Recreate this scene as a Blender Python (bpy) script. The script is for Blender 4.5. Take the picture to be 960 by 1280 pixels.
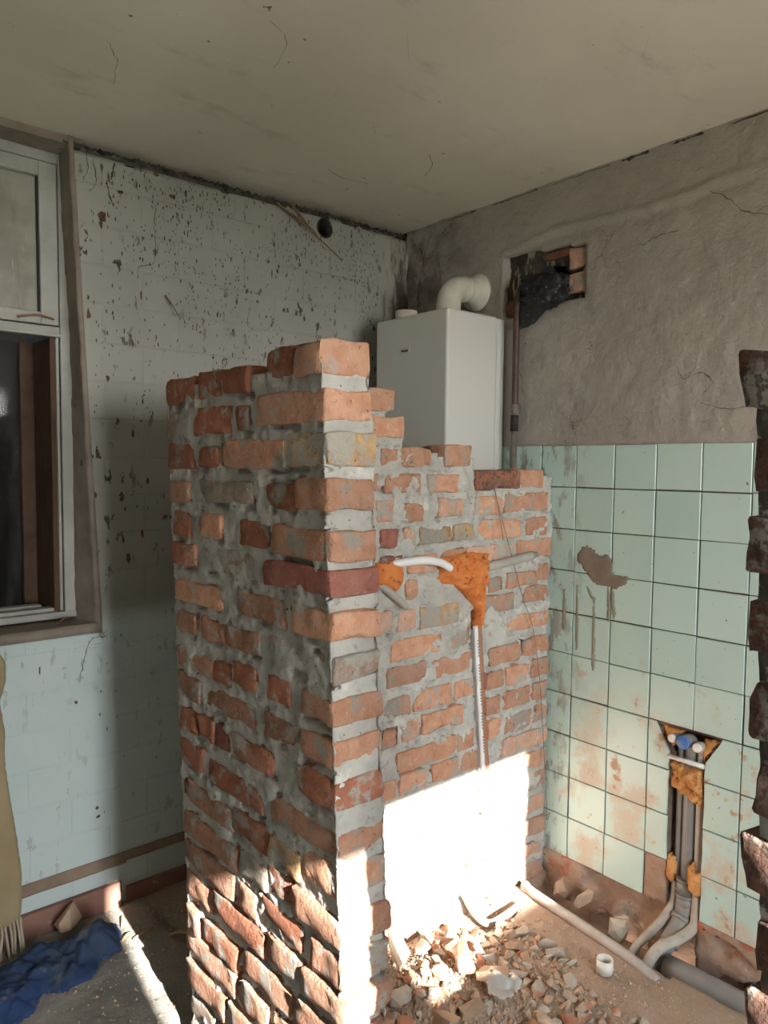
import bpy, bmesh, math, random
from mathutils import Vector, Matrix, noise
random.seed(7)
for o in list(bpy.data.objects): bpy.data.objects.remove(o)
scn = bpy.context.scene
COL = scn.collection

# ---------------------------------------------------------------- camera
CAM = Vector((2.2388, 2.4623, 1.52))
yaw_r = Vector((-0.759, 0.652, 0)).normalized()
fwd = Vector((-yaw_r.y, yaw_r.x, 0))
up = Vector((0, 0, 1))
PITCH, ROLL = 0.0626, 0.009
F_ = fwd * math.cos(PITCH) - up * math.sin(PITCH)
U_ = up * math.cos(PITCH) + fwd * math.sin(PITCH)
R2 = yaw_r * math.cos(ROLL) + U_ * math.sin(ROLL)
U2 = U_ * math.cos(ROLL) - yaw_r * math.sin(ROLL)
cd = bpy.data.cameras.new('camera')
cd.sensor_fit = 'HORIZONTAL'; cd.sensor_width = 36.0; cd.lens = 36.0 * 923.25 / 960.0
cd.clip_start = 0.02; cd.clip_end = 200
cam = bpy.data.objects.new('camera', cd); COL.objects.link(cam)
m = Matrix((R2, U2, -F_)).transposed().to_4x4(); m.translation = CAM
cam.matrix_world = m
scn.camera = cam

# ---------------------------------------------------------------- sky, sun, exposure
SUN_DIR = Vector((-0.12, -1.0, -0.505)).normalized()      # travel direction
w = bpy.data.worlds.new('sky'); scn.world = w; w.use_nodes = True
nt = w.node_tree; nt.nodes.clear()
wo = nt.nodes.new('ShaderNodeOutputWorld'); bg = nt.nodes.new('ShaderNodeBackground')
tc = nt.nodes.new('ShaderNodeTexCoord'); sx = nt.nodes.new('ShaderNodeSeparateXYZ'); cr_ = nt.nodes.new('ShaderNodeValToRGB')
cr_.color_ramp.elements[0].position = 0.0; cr_.color_ramp.elements[0].color = (1.0, 0.985, 0.95, 1)
cr_.color_ramp.elements[1].position = 1.0; cr_.color_ramp.elements[1].color = (0.66, 0.81, 1.0, 1)
nt.links.new(tc.outputs['Generated'], sx.inputs[0]); nt.links.new(sx.outputs[2], cr_.inputs[0])
nt.links.new(cr_.outputs[0], bg.inputs[0]); bg.inputs[1].default_value = 9.0
nt.links.new(bg.outputs[0], wo.inputs[0])
sd = bpy.data.lights.new('sun', 'SUN'); sd.energy = 11.0; sd.angle = math.radians(0.55); sd.color = (1.0, 0.94, 0.86)
sun = bpy.data.objects.new('sun', sd); COL.objects.link(sun)
sun.rotation_euler = SUN_DIR.to_track_quat('-Z', 'Y').to_euler(); sun.location = (2.5, 12, 6)
def portal(name, c, sx, sy, rot):
    l = bpy.data.lights.new(name, 'AREA'); l.shape = 'RECTANGLE'; l.size = sx; l.size_y = sy
    l.cycles.is_portal = True
    o = bpy.data.objects.new(name, l); COL.objects.link(o); o.location = c; o.rotation_euler = rot
portal('portal_door', (1.635, 4.10, 1.06), 0.43, 2.12, (-math.pi / 2, 0, 0))
portal('portal_window', (0.895, 4.10, 1.835), 0.77, 0.57, (-math.pi / 2, 0, 0))
vs = scn.view_settings
vs.view_transform = 'Standard'; vs.look = 'None'; vs.gamma = 1.0; vs.use_curve_mapping = False
vs.exposure = 1.75
scn.cycles.max_bounces = 10; scn.cycles.diffuse_bounces = 7
scn.cycles.sample_clamp_indirect = 6.0

ZC = 2.545          # ceiling height
# ---------------------------------------------------------------- helpers
def fb(x, y, z, s=1.0, oct=4):
    return noise.fractal(Vector((x * s, y * s, z * s)), 1.0, 2.0, oct)
def finish(name, verts, faces, mat, parent=None, loc=None, smooth=True):
    me = bpy.data.meshes.new(name); me.from_pydata([tuple(v) for v in verts], [], faces); me.update()
    if smooth: me.polygons.foreach_set('use_smooth', [True] * len(me.polygons))
    return link(name, me, mat, parent, loc)
def link(name, me, mat, parent=None, loc=None):
    if mat and not me.materials: me.materials.append(mat)
    o = bpy.data.objects.new(name, me); COL.objects.link(o)
    L = Vector(loc) if loc is not None else Vector((0, 0, 0))
    if parent is not None:
        o.parent = parent; L = L - world_loc(parent)
    o.location = L
    return o
def world_loc(o):
    L = Vector(o.location)
    while o.parent: o = o.parent; L = L + Vector(o.location)
    return L
def thing(name, label, cat, loc, group=None):
    o = bpy.data.objects.new(name, None); COL.objects.link(o); o.location = loc
    o.empty_display_size = 0.05
    return tag(o, label, cat, group)
def tag(o, label, cat, group=None):
    o['label'] = label; o['category'] = cat
    if group: o['group'] = group
    return o
def struct(o): o['kind'] = 'structure'; return o
def stuff(o): o['kind'] = 'stuff'; return o

def grid_slab(name, P, N, us, ws, keep, disp, thick, mat, parent=None, smooth=True, back=True):
    """sheet with depth: front displaced by disp, back flat, holes where keep() is False"""
    N = Vector(N); nu, nw = len(us) - 1, len(ws) - 1
    vf, vb = {}, {}; V = []; Fc = []
    K = [[keep((us[i] + us[i + 1]) / 2, (ws[j] + ws[j + 1]) / 2) for j in range(nw)] for i in range(nu)]
    def f(i, j):
        k = (i, j)
        if k not in vf:
            vf[k] = len(V); V.append(P(us[i], ws[j]) + N * disp(us[i], ws[j]))
        return vf[k]
    def b(i, j):
        k = (i, j)
        if k not in vb:
            vb[k] = len(V); V.append(P(us[i], ws[j]) - N * thick)
        return vb[k]
    def kk(i, j): return 0 <= i < nu and 0 <= j < nw and K[i][j]
    flip = (P(us[1], ws[0]) - P(us[0], ws[0])).cross(P(us[0], ws[1]) - P(us[0], ws[0])).dot(N) < 0
    def add(q): Fc.append(tuple(reversed(q)) if flip else tuple(q))
    for i in range(nu):
        for j in range(nw):
            if not K[i][j]: continue
            add((f(i, j), f(i + 1, j), f(i + 1, j + 1), f(i, j + 1)))
            if back: add((b(i, j), b(i, j + 1), b(i + 1, j + 1), b(i + 1, j)))
            if not kk(i - 1, j): add((b(i, j), f(i, j), f(i, j + 1), b(i, j + 1)))
            if not kk(i + 1, j): add((f(i + 1, j), b(i + 1, j), b(i + 1, j + 1), f(i + 1, j + 1)))
            if not kk(i, j - 1): add((b(i, j), b(i + 1, j), f(i + 1, j), f(i, j)))
            if not kk(i, j + 1): add((f(i, j + 1), f(i + 1, j + 1), b(i + 1, j + 1), b(i, j + 1)))
    return finish(name, V, Fc, mat, parent, None, smooth)
def rng(a, b, step):
    n = max(1, int(round((b - a) / step))); return [a + (b - a) * i / n for i in range(n + 1)]
def inpoly(pt, poly):
    x, y = pt; c = False; n = len(poly); j = n - 1
    for i in range(n):
        xi, yi = poly[i]; xj, yj = poly[j]
        if (yi > y) != (yj > y) and x < (xj - xi) * (y - yi) / (yj - yi) + xi: c = not c
        j = i
    return c
def dpoly(pt, poly):
    p = Vector(pt); best = 9
    for i in range(len(poly)):
        a = Vector(poly[i]); b = Vector(poly[(i + 1) % len(poly)]); d = b - a
        t = max(0, min(1, (p - a).dot(d) / max(d.length_squared, 1e-12)))
        best = min(best, (p - a - d * t).length)
    return best
def box(name, lo, hi, mat, parent=None, bevel=0.0, seg=2):
    lo, hi = Vector(lo), Vector(hi); c = (lo + hi) / 2; s = hi - lo
    bm = bmesh.new(); bmesh.ops.create_cube(bm, size=1.0)
    for v in bm.verts: v.co = Vector((v.co.x * s.x, v.co.y * s.y, v.co.z * s.z))
    if bevel > 0:
        bmesh.ops.bevel(bm, geom=bm.edges[:], offset=bevel, segments=seg, affect='EDGES', profile=0.5)
    me = bpy.data.meshes.new(name); bm.to_mesh(me); bm.free()
    return link(name, me, mat, parent, c)
def prism(name, poly, P, N, h, mat, parent=None, bevel=0.0):
    """closed outline extruded along N"""
    bm = bmesh.new(); vs_ = [bm.verts.new(P(*p)) for p in poly]
    f = bm.faces.new(vs_); bm.normal_update()
    if f.normal.dot(Vector(N)) < 0: f.normal_flip()
    r = bmesh.ops.extrude_face_region(bm, geom=[f]); nv = [g for g in r['geom'] if isinstance(g, bmesh.types.BMVert)]
    for v in nv: v.co += Vector(N) * h
    bmesh.ops.recalc_face_normals(bm, faces=bm.faces[:])
    if bevel: bmesh.ops.bevel(bm, geom=[e for e in bm.edges if all(v in nv for v in e.verts)], offset=bevel, segments=1, affect='EDGES')
    me = bpy.data.meshes.new(name); bm.to_mesh(me); bm.free()
    return link(name, me, mat, parent)
def spline(pts, sub=6):
    pts = [Vector(p) for p in pts]
    if len(pts) < 3 or sub < 2: return pts
    out = []
    for i in range(len(pts) - 1):
        p0 = pts[max(i - 1, 0)]; p1 = pts[i]; p2 = pts[i + 1]; p3 = pts[min(i + 2, len(pts) - 1)]
        for k in range(sub):
            t = k / sub
            out.append(0.5 * ((2 * p1) + (p2 - p0) * t + (2 * p0 - 5 * p1 + 4 * p2 - p3) * t * t + (3 * p1 - p0 - 3 * p2 + p3) * t ** 3))
    out.append(pts[-1]); return out
def tube(name, pts, r, mat, parent=None, n=14, sub=6, cap=True, wob=0.0):
    pts = spline(pts, sub); V = []; Fc = []
    R = r if callable(r) else (lambda t: r)
    t0 = (pts[1] - pts[0]).normalized(); a = t0.orthogonal().normalized()
    for i, p in enumerate(pts):
        t = (pts[min(i + 1, len(pts) - 1)] - pts[max(i - 1, 0)]).normalized()
        a = (a - t * a.dot(t)).normalized(); b = t.cross(a)
        rr = R(i / (len(pts) - 1))
        for k in range(n):
            an = 2 * math.pi * k / n
            d = a * math.cos(an) + b * math.sin(an)
            q = rr * (1 + (wob * noise.noise(p * 60 + d * 2) if wob else 0))
            V.append(p + d * q)
    for i in range(len(pts) - 1):
        for k in range(n):
            Fc.append((i * n + k, i * n + (k + 1) % n, (i + 1) * n + (k + 1) % n, (i + 1) * n + k))
    if cap:
        Fc.append(tuple(reversed(range(n)))); Fc.append(tuple((len(pts) - 1) * n + k for k in range(n)))
    o = finish(name, V, Fc, mat, parent)
    me = o.data
    if cap:
        me.polygons[-1].use_smooth = False; me.polygons[-2].use_smooth = False
    return o
def hollow(name, pts, r, ri, mat, parent=None, n=16):
    """open tube with wall thickness along a straight or bent line"""
    pts = spline(pts, 5); V = []; Fc = []
    t0 = (pts[1] - pts[0]).normalized(); a = t0.orthogonal().normalized()
    for rad in (r, ri):
        aa = a
        for i, p in enumerate(pts):
            t = (pts[min(i + 1, len(pts) - 1)] - pts[max(i - 1, 0)]).normalized()
            aa = (aa - t * aa.dot(t)).normalized(); b = t.cross(aa)
            for k in range(n):
                an = 2 * math.pi * k / n; V.append(p + (aa * math.cos(an) + b * math.sin(an)) * rad)
    m_ = len(pts); off = m_ * n
    for i in range(m_ - 1):
        for k in range(n):
            k2 = (k + 1) % n
            Fc.append((i * n + k, i * n + k2, (i + 1) * n + k2, (i + 1) * n + k))
            Fc.append((off + i * n + k, off + (i + 1) * n + k, off + (i + 1) * n + k2, off + i * n + k2))
    for k in range(n):
        k2 = (k + 1) % n
        Fc.append((k, off + k, off + k2, k2))
        e = (m_ - 1) * n; Fc.append((e + k, e + k2, off + e + k2, off + e + k))
    o = finish(name, V, Fc, mat, parent)
    return o

# ---------------------------------------------------------------- materials
def new_mat(name):
    mt = bpy.data.materials.new(name); mt.use_nodes = True
    return mt, mt.node_tree, mt.node_tree.nodes['Principled BSDF']
def nz(t, scale, detail=4, rough=0.55, vec=None, stretch=None, kind='noise'):
    n = t.nodes.new('ShaderNodeTexNoise'); n.inputs['Scale'].default_value = scale
    n.inputs['Detail'].default_value = detail; n.inputs['Roughness'].default_value = rough
    v = vec
    if stretch:
        mp = t.nodes.new('ShaderNodeMapping'); mp.inputs['Scale'].default_value = stretch
        t.links.new(vec, mp.inputs['Vector']); v = mp.outputs[0]
    t.links.new(v, n.inputs['Vector']); return n.outputs[0]
def ramp(t, src, lo, hi, a=0.0, b=1.0):
    r = t.nodes.new('ShaderNodeMapRange'); r.interpolation_type = 'SMOOTHSTEP'
    r.inputs['From Min'].default_value = lo; r.inputs['From Max'].default_value = hi
    r.inputs['To Min'].default_value = a; r.inputs['To Max'].default_value = b
    t.links.new(src, r.inputs['Value']); return r.outputs[0]
def mixc(t, fac, c1, c2):
    x = t.nodes.new('ShaderNodeMix'); x.data_type = 'RGBA'
    if isinstance(fac, (int, float)): x.inputs[0].default_value = fac
    else: t.links.new(fac, x.inputs[0])
    for s, c in ((6, c1), (7, c2)):
        if isinstance(c, tuple): x.inputs[s].default_value = (*c, 1)
        else: t.links.new(c, x.inputs[s])
    return x.outputs[2]
def mth(t, op, a, b):
    x = t.nodes.new('ShaderNodeMath'); x.operation = op
    for i, v in enumerate((a, b)):
        if isinstance(v, (int, float)): x.inputs[i].default_value = v
        else: t.links.new(v, x.inputs[i])
    return x.outputs[0]
def pos(t): return t.nodes.new('ShaderNodeNewGeometry').outputs['Position']
def comp(t, vec):
    s = t.nodes.new('ShaderNodeSeparateXYZ'); t.links.new(vec, s.inputs[0]); return s.outputs
def M(name, base, var=None, vs_=6.0, rough=0.85, bump=0.3, bs=45.0, bd=0.004, layers=(), rand=0.0, spec=0.3, metal=0.0, detail=6):
    """procedural wall/brick/pipe material: base mixed with a second tone, then shaped stains"""
    mt, t, bsdf = new_mat(name); P = pos(t)
    col = base
    if var is not None:
        col = mixc(t, ramp(t, nz(t, vs_, 5, 0.6, P), 0.35, 0.68), base, var)
    for L in layers:
        c, sc, th, so = L[:4]; st = L[4] if len(L) > 4 else None; am = L[5] if len(L) > 5 else 1.0
        col = mixc(t, ramp(t, nz(t, sc, 6, 0.62, P, st), th, th + so, 0, am), col, c)
    if rand:
        oi = t.nodes.new('ShaderNodeObjectInfo'); hs = t.nodes.new('ShaderNodeHueSaturation')
        t.links.new(ramp(t, oi.outputs['Random'], 0, 1, 1 - rand, 1 + rand), hs.inputs['Value'])
        if isinstance(col, tuple): hs.inputs['Color'].default_value = (*col, 1)
        else: t.links.new(col, hs.inputs['Color'])
        col = hs.outputs[0]
    if isinstance(col, tuple): bsdf.inputs['Base Color'].default_value = (*col, 1)
    else: t.links.new(col, bsdf.inputs['Base Color'])
    bsdf.inputs['Roughness'].default_value = rough; bsdf.inputs['Specular IOR Level'].default_value = spec
    bsdf.inputs['Metallic'].default_value = metal
    if bump:
        b = t.nodes.new('ShaderNodeBump'); b.inputs['Strength'].default_value = bump; b.inputs['Distance'].default_value = bd
        t.links.new(nz(t, bs, detail, 0.65, P), b.inputs['Height']); t.links.new(b.outputs[0], bsdf.inputs['Normal'])
    return mt
GREY = (0.40, 0.39, 0.35)
def brickmat(name, c, c2, smear=0.60, dark=0.66):
    k = tuple(v * 0.70 for v in c); l = tuple(min(0.75, v * 1.18 + 0.05) for v in c)
    return M(name, c, c2, 26, 0.92, 1.0, 95, 0.009,
             layers=((k, 34, 0.54, 0.16, (1, 1, 0.45), 0.75), (l, 46, 0.58, 0.10, None, 0.6),
                     (GREY, 15, smear - 0.05, 0.08, None, 0.88), ((0.46, 0.42, 0.36), 5, 0.50, 0.3, None, 0.35),
                     ((0.10, 0.075, 0.06), 105, dark - 0.03, 0.06, (1, 1, 0.6), 0.8)), rand=0.18, spec=0.12)
BM = {
    'o': brickmat('brick_orange', (0.63, 0.365, 0.25), (0.56, 0.285, 0.18)),
    'r': brickmat('brick_red', (0.44, 0.19, 0.12), (0.36, 0.145, 0.09), 0.59),
    'd': brickmat('brick_dark_red', (0.35, 0.145, 0.11), (0.30, 0.125, 0.10), 0.64),
    'k': brickmat('brick_burnt', (0.20, 0.11, 0.085), (0.42, 0.16, 0.09), 0.7, 0.56),
    'b': brickmat('brick_brown', (0.46, 0.26, 0.18), (0.39, 0.205, 0.14), 0.57),
    'y': brickmat('brick_tan', (0.56, 0.40, 0.22), (0.47, 0.27, 0.15), 0.52),
    'w': brickmat('brick_whitened', (0.50, 0.43, 0.36), (0.44, 0.33, 0.26), 0.56),
    'p': brickmat('brick_pink', (0.60, 0.38, 0.285), (0.53, 0.31, 0.22), 0.56),
    'g': brickmat('brick_greyed', (0.37, 0.31, 0.26), (0.36, 0.21, 0.15), 0.5),
    's': brickmat('brick_dark', (0.16, 0.09, 0.07), (0.22, 0.115, 0.085), 0.56, 0.55),  # right pier bricks; heavier grey smears stand in for sunlit flecks
}
MORTAR = M('mortar', (0.50, 0.49, 0.455), (0.40, 0.39, 0.36), 13, 0.95, 0.6, 75, 0.006,
           layers=(((0.60, 0.595, 0.56), 9, 0.56, 0.12), ((0.27, 0.255, 0.23), 40, 0.56, 0.12, None, 0.7), ((0.10, 0.09, 0.08), 70, 0.645, 0.05)), spec=0.1)
MORTAR_D = M('mortar_dark', (0.20, 0.19, 0.175), (0.13, 0.12, 0.11), 12, 0.95, 0.8, 120, 0.006,
             layers=(((0.62, 0.62, 0.60), 22, 0.56, 0.05),), spec=0.1)  # whitish flecks paint in sun catching the right pier
FOAM = M('foam_orange', (0.64, 0.20, 0.06), (0.74, 0.28, 0.095), 20, 0.9, 0.9, 90, 0.008,
         layers=(((0.34, 0.09, 0.025), 48, 0.56, 0.10),), spec=0.1)
FOAM_B = M('foam_amber', (0.60, 0.27, 0.09), (0.72, 0.38, 0.15), 25, 0.9, 0.9, 110, 0.008,
           layers=(((0.28, 0.11, 0.04), 80, 0.60, 0.06),), spec=0.1)
PVC_GREY = M('pvc_grey', (0.21, 0.21, 0.205), (0.26, 0.25, 0.23), 12, 0.45, 0.05, 80, layers=(((0.30, 0.24, 0.18), 18, 0.62, 0.1),), spec=0.4)
PVC_LIGHT = M('conduit_grey', (0.42, 0.40, 0.37), (0.36, 0.33, 0.30), 16, 0.5, 0.05, 80, layers=(((0.36, 0.29, 0.23), 22, 0.6, 0.1),), spec=0.4)
PVC_WHITE = M('conduit_white', (0.80, 0.82, 0.84), (0.74, 0.75, 0.76), 12, 0.4, 0.03, 80, spec=0.45)
SLEEVE = M('pipe_sleeve', (0.46, 0.42, 0.37), (0.38, 0.34, 0.29), 22, 0.8, 0.3, 70, layers=(((0.32, 0.22, 0.15), 26, 0.58, 0.1),))
ENAMEL = M('white_enamel', (0.62, 0.62, 0.59), None, rough=0.38, bump=0.0, spec=0.45)
ENAMEL_F = M('flue_white', (0.68, 0.66, 0.59), (0.60, 0.57, 0.50), 14, 0.4, 0.0, layers=(((0.10, 0.09, 0.08), 42, 0.74, 0.03),), spec=0.45)
DARKINK = M('dark_ink', (0.03, 0.028, 0.025), None, bump=0, rough=0.6)
BADGE = M('badge_plate', (0.55, 0.53, 0.48), None, bump=0, rough=0.3)
SOOT_SHADE = M('soot_shade', (0.035, 0.032, 0.03), (0.07, 0.06, 0.05), 20, 0.95, 0.5, 60, spec=0.1)  # soot and black coupling, and shade painted into holes and gaps

def plaster_mat():
    mt, t, bsdf = new_mat('grey_plaster'); P = pos(t); x, y, z = comp(t, P)
    col = mixc(t, ramp(t, nz(t, 2.2, 5, 0.6, P), 0.35, 0.7), (0.35, 0.325, 0.295), (0.42, 0.39, 0.35))
    col = mixc(t, ramp(t, nz(t, 7, 6, 0.65, P), 0.55, 0.75, 0, 0.6), col, (0.26, 0.235, 0.205))
    col = mixc(t, ramp(t, nz(t, 5, 5, 0.6, P), 0.68, 0.76, 0, 0.35), col, (0.48, 0.46, 0.42))
    # hairline cracks
    v = t.nodes.new('ShaderNodeTexVoronoi'); v.feature = 'DISTANCE_TO_EDGE'; v.inputs['Scale'].default_value = 5.5
    nn = t.nodes.new('ShaderNodeTexNoise'); nn.inputs['Scale'].default_value = 9; nn.inputs['Detail'].default_value = 5
    t.links.new(P, nn.inputs['Vector'])
    va = t.nodes.new('ShaderNodeVectorMath'); va.operation = 'MULTIPLY_ADD'; va.inputs[1].default_value = (0.22,) * 3
    t.links.new(nn.outputs['Color'], va.inputs[0]); t.links.new(P, va.inputs[2]); t.links.new(va.outputs[0], v.inputs['Vector'])
    ck = mth(t, 'MULTIPLY', ramp(t, v.outputs['Distance'], 0.0, 0.006, 0.75, 0), ramp(t, nz(t, 3.7, 3, 0.5, P), 0.56, 0.70))
    col = mixc(t, ck, col, (0.13, 0.11, 0.09))
    col = mixc(t, ramp(t, nz(t, 28, 5, 0.7, P), 0.68, 0.72, 0, 0.8), col, (0.12, 0.10, 0.08))
    # darker mottling, stronger towards the corner above the boiler
    mk = mth(t, 'MULTIPLY', ramp(t, y, 0.55, 0.05), ramp(t, nz(t, 9, 6, 0.65, P), 0.40, 0.62))
    col = mixc(t, mth(t, 'MULTIPLY', mk, 0.75), col, (0.12, 0.10, 0.085))
    t.links.new(col, bsdf.inputs['Base Color']); bsdf.inputs['Roughness'].default_value = 0.95
    bsdf.inputs['Specular IOR Level'].default_value = 0.1
    b = t.nodes.new('ShaderNodeBump'); b.inputs['Strength'].default_value = 1.0; b.inputs['Distance'].default_value = 0.010
    h = mth(t, 'SUBTRACT', nz(t, 26, 8, 0.65, P), ck)
    t.links.new(h, b.inputs['Height']); t.links.new(b.outputs[0], bsdf.inputs['Normal'])
    return mt
PLASTER = plaster_mat()
BASE_PL = M('broken_base_plaster', (0.40, 0.29, 0.22), (0.31, 0.20, 0.14), 9, 0.95, 0.8, 50, 0.008,
            layers=(((0.40, 0.15, 0.09), 7, 0.56, 0.08), ((0.46, 0.40, 0.34), 6, 0.60, 0.08), ((0.10, 0.075, 0.06), 24, 0.62, 0.07)), spec=0.1)
def paint_mat():
    mt, t, bsdf = new_mat('old_wall_paint'); P = pos(t); x, y, z = comp(t, P)
    up_ = mixc(t, ramp(t, nz(t, 2.5, 5, 0.6, P), 0.35, 0.7), (0.37, 0.375, 0.345), (0.315, 0.32, 0.29))
    lo_ = mixc(t, ramp(t, nz(t, 3.5, 5, 0.6, P), 0.35, 0.7), (0.60, 0.70, 0.70), (0.54, 0.65, 0.66))
    col = mixc(t, ramp(t, z, 0.96, 1.06), lo_, up_)
    col = mixc(t, ramp(t, nz(t, 7, 6, 0.65, P), 0.60, 0.78, 0, 0.5), col, (0.34, 0.31, 0.26))
    # flaked spots, long in z, thicker on the upper wall
    sp = mth(t, 'MULTIPLY', ramp(t, nz(t, 34, 3, 0.6, P, (1.0, 1.0, 0.45)), 0.60, 0.625), ramp(t, nz(t, 4.0, 3, 0.5, P), 0.42, 0.60))
    sp = mth(t, 'MULTIPLY', sp, ramp(t, z, 0.8, 1.5, 0.25, 1.0))
    col = mixc(t, sp, col, (0.07, 0.055, 0.045))
    # bare grey plaster up in the corner
    cr = ramp(t, mth(t, 'ADD', x, mth(t, 'MULTIPLY', nz(t, 12, 5, 0.6, P), 0.06)), 0.185, 0.165)
    col = mixc(t, cr, col, mixc(t, ramp(t, nz(t, 11, 6, 0.65, P, (1, 1, 0.35)), 0.45, 0.60), (0.40, 0.38, 0.34), (0.10, 0.09, 0.08)))
    t.links.new(col, bsdf.inputs['Base Color']); bsdf.inputs['Roughness'].default_value = 0.7
    bsdf.inputs['Specular IOR Level'].default_value = 0.25
    b = t.nodes.new('ShaderNodeBump'); b.inputs['Strength'].default_value = 0.35; b.inputs['Distance'].default_value = 0.004
    t.links.new(mth(t, 'SUBTRACT', nz(t, 30, 6, 0.6, P), sp), b.inputs['Height']); t.links.new(b.outputs[0], bsdf.inputs['Normal'])
    return mt
PAINT = paint_mat()
def ceil_mat():
    mt, t, bsdf = new_mat('ceiling_whitewash'); P = pos(t); x, y, z = comp(t, P)
    col = mixc(t, ramp(t, nz(t, 1.6, 5, 0.6, P), 0.35, 0.7), (0.70, 0.665, 0.59), (0.76, 0.725, 0.645))
    col = mixc(t, ramp(t, nz(t, 5, 6, 0.7, P, (0.6, 1.6, 1)), 0.56, 0.74, 0, 0.55), col, (0.46, 0.43, 0.365))
    col = mixc(t, ramp(t, nz(t, 24, 4, 0.6, P), 0.70, 0.73), col, (0.22, 0.17, 0.12))
    t.links.new(col, bsdf.inputs['Base Color']); bsdf.inputs['Roughness'].default_value = 0.95
    bsdf.inputs['Specular IOR Level'].default_value = 0.1
    b = t.nodes.new('ShaderNodeBump'); b.inputs['Strength'].default_value = 0.3; b.inputs['Distance'].default_value = 0.005
    t.links.new(nz(t, 22, 8, 0.65, P), b.inputs['Height']); t.links.new(b.outputs[0], bsdf.inputs['Normal'])
    return mt
CEIL = ceil_mat()
def floor_mat():
    mt, t, bsdf = new_mat('dirt_floor'); P = pos(t); x, y, z = comp(t, P)
    dirt = mixc(t, ramp(t, nz(t, 4, 6, 0.65, P), 0.35, 0.7), (0.42, 0.32, 0.245), (0.34, 0.255, 0.195))
    dirt = mixc(t, ramp(t, nz(t, 6, 5, 0.6, P), 0.60, 0.72, 0, 0.7), dirt, (0.42, 0.18, 0.12))
    grey = mixc(t, ramp(t, nz(t, 7, 6, 0.65, P), 0.35, 0.7), (0.36, 0.345, 0.31), (0.25, 0.235, 0.21))
    col = mixc(t, ramp(t, x, 1.15, 1.4), dirt, grey)
    col = mixc(t, ramp(t, nz(t, 60, 4, 0.7, P), 0.62, 0.68, 0, 0.6), col, (0.50, 0.45, 0.38))
    t.links.new(col, bsdf.inputs['Base Color']); bsdf.inputs['Roughness'].default_value = 0.97
    bsdf.inputs['Specular IOR Level'].default_value = 0.1
    b = t.nodes.new('ShaderNodeBump'); b.inputs['Strength'].default_value = 0.9; b.inputs['Distance'].default_value = 0.008
    t.links.new(nz(t, 55, 8, 0.7, P), b.inputs['Height']); t.links.new(b.outputs[0], bsdf.inputs['Normal'])
    return mt
FLOOR = floor_mat()
def tile_mat():
    mt, t, bsdf = new_mat('aqua_glaze'); P = pos(t); x, y, z = comp(t, P)
    oi = t.nodes.new('ShaderNodeObjectInfo')
    col = mixc(t, ramp(t, oi.outputs['Random'], 0, 1), (0.43, 0.60, 0.555), (0.49, 0.65, 0.605))
    col = mixc(t, ramp(t, nz(t, 3, 4, 0.6, P), 0.4, 0.7, 0, 0.5), col, (0.52, 0.64, 0.58))
    # lime film and rust-brown dirt, thicker on the lower rows
    low = ramp(t, z, 0.95, 0.45)
    d1 = mth(t, 'MULTIPLY', ramp(t, nz(t, 6.5, 6, 0.62, P), 0.49, 0.60), low)
    col = mixc(t, mth(t, 'MULTIPLY', d1, 0.85), col, (0.55, 0.48, 0.38))
    d2 = mth(t, 'MULTIPLY', ramp(t, nz(t, 13, 5, 0.6, P), 0.60, 0.67), ramp(t, z, 1.0, 0.6))
    col = mixc(t, mth(t, 'MULTIPLY', d2, 0.9), col, (0.42, 0.28, 0.18))
    # grey mortar spatter beside the partition
    d3 = mth(t, 'MULTIPLY', ramp(t, nz(t, 20, 5, 0.65, P, (1, 1, 0.45)), 0.50, 0.60), ramp(t, y, 1.02, 0.78))
    col = mixc(t, mth(t, 'MULTIPLY', d3, 0.95), col, (0.26, 0.25, 0.215))
    d4 = ramp(t, nz(t, 45, 3, 0.6, P), 0.70, 0.72)
    col = mixc(t, d4, col, (0.20, 0.20, 0.17))
    t.links.new(col, bsdf.inputs['Base Color'])
    t.links.new(ramp(t, d1, 0, 1, 0.28, 0.8), bsdf.inputs['Roughness'])
    b = t.nodes.new('ShaderNodeBump'); b.inputs['Strength'].default_value = 0.12; b.inputs['Distance'].default_value = 0.003
    t.links.new(nz(t, 9, 3, 0.5, P), b.inputs['Height']); t.links.new(b.outputs[0], bsdf.inputs['Normal'])
    return mt
TILE = tile_mat()
GROUT = M('dark_grout', (0.16, 0.125, 0.095), (0.10, 0.08, 0.06), 20, 0.95, 0.5, 80)
WOODW = M('white_window_paint', (0.46, 0.46, 0.435), (0.38, 0.38, 0.355), 8, 0.55, 0.25, 40,
          layers=(((0.22, 0.14, 0.10), 16, 0.70, 0.03, (1.5, 1.5, 0.5)),), spec=0.35)
WOODB = M('bare_brown_wood', (0.12, 0.072, 0.05), (0.085, 0.05, 0.035), 10, 0.8, 0.3, 60,
          layers=(((0.08, 0.045, 0.03), 9, 0.56, 0.1, (3, 3, 0.3)),))
REVEAL = M('reveal_render', (0.30, 0.26, 0.22), (0.22, 0.185, 0.155), 7, 0.95, 0.5, 50,
           layers=(((0.09, 0.07, 0.055), 12, 0.64, 0.06),))
PLAIN = M('plain_render', (0.64, 0.62, 0.58), (0.58, 0.56, 0.52), 3, 0.95, 0.2, 30)
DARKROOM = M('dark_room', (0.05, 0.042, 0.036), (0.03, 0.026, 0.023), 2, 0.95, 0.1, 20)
BASEB = M('baseboard_red', (0.31, 0.17, 0.13), (0.25, 0.13, 0.10), 9, 0.7, 0.3, 50, layers=(((0.42, 0.33, 0.24), 20, 0.63, 0.05),))
BROWN = M('bare_brown_strip', (0.33, 0.25, 0.19), (0.26, 0.19, 0.14), 12, 0.95, 0.5, 60)
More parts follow.
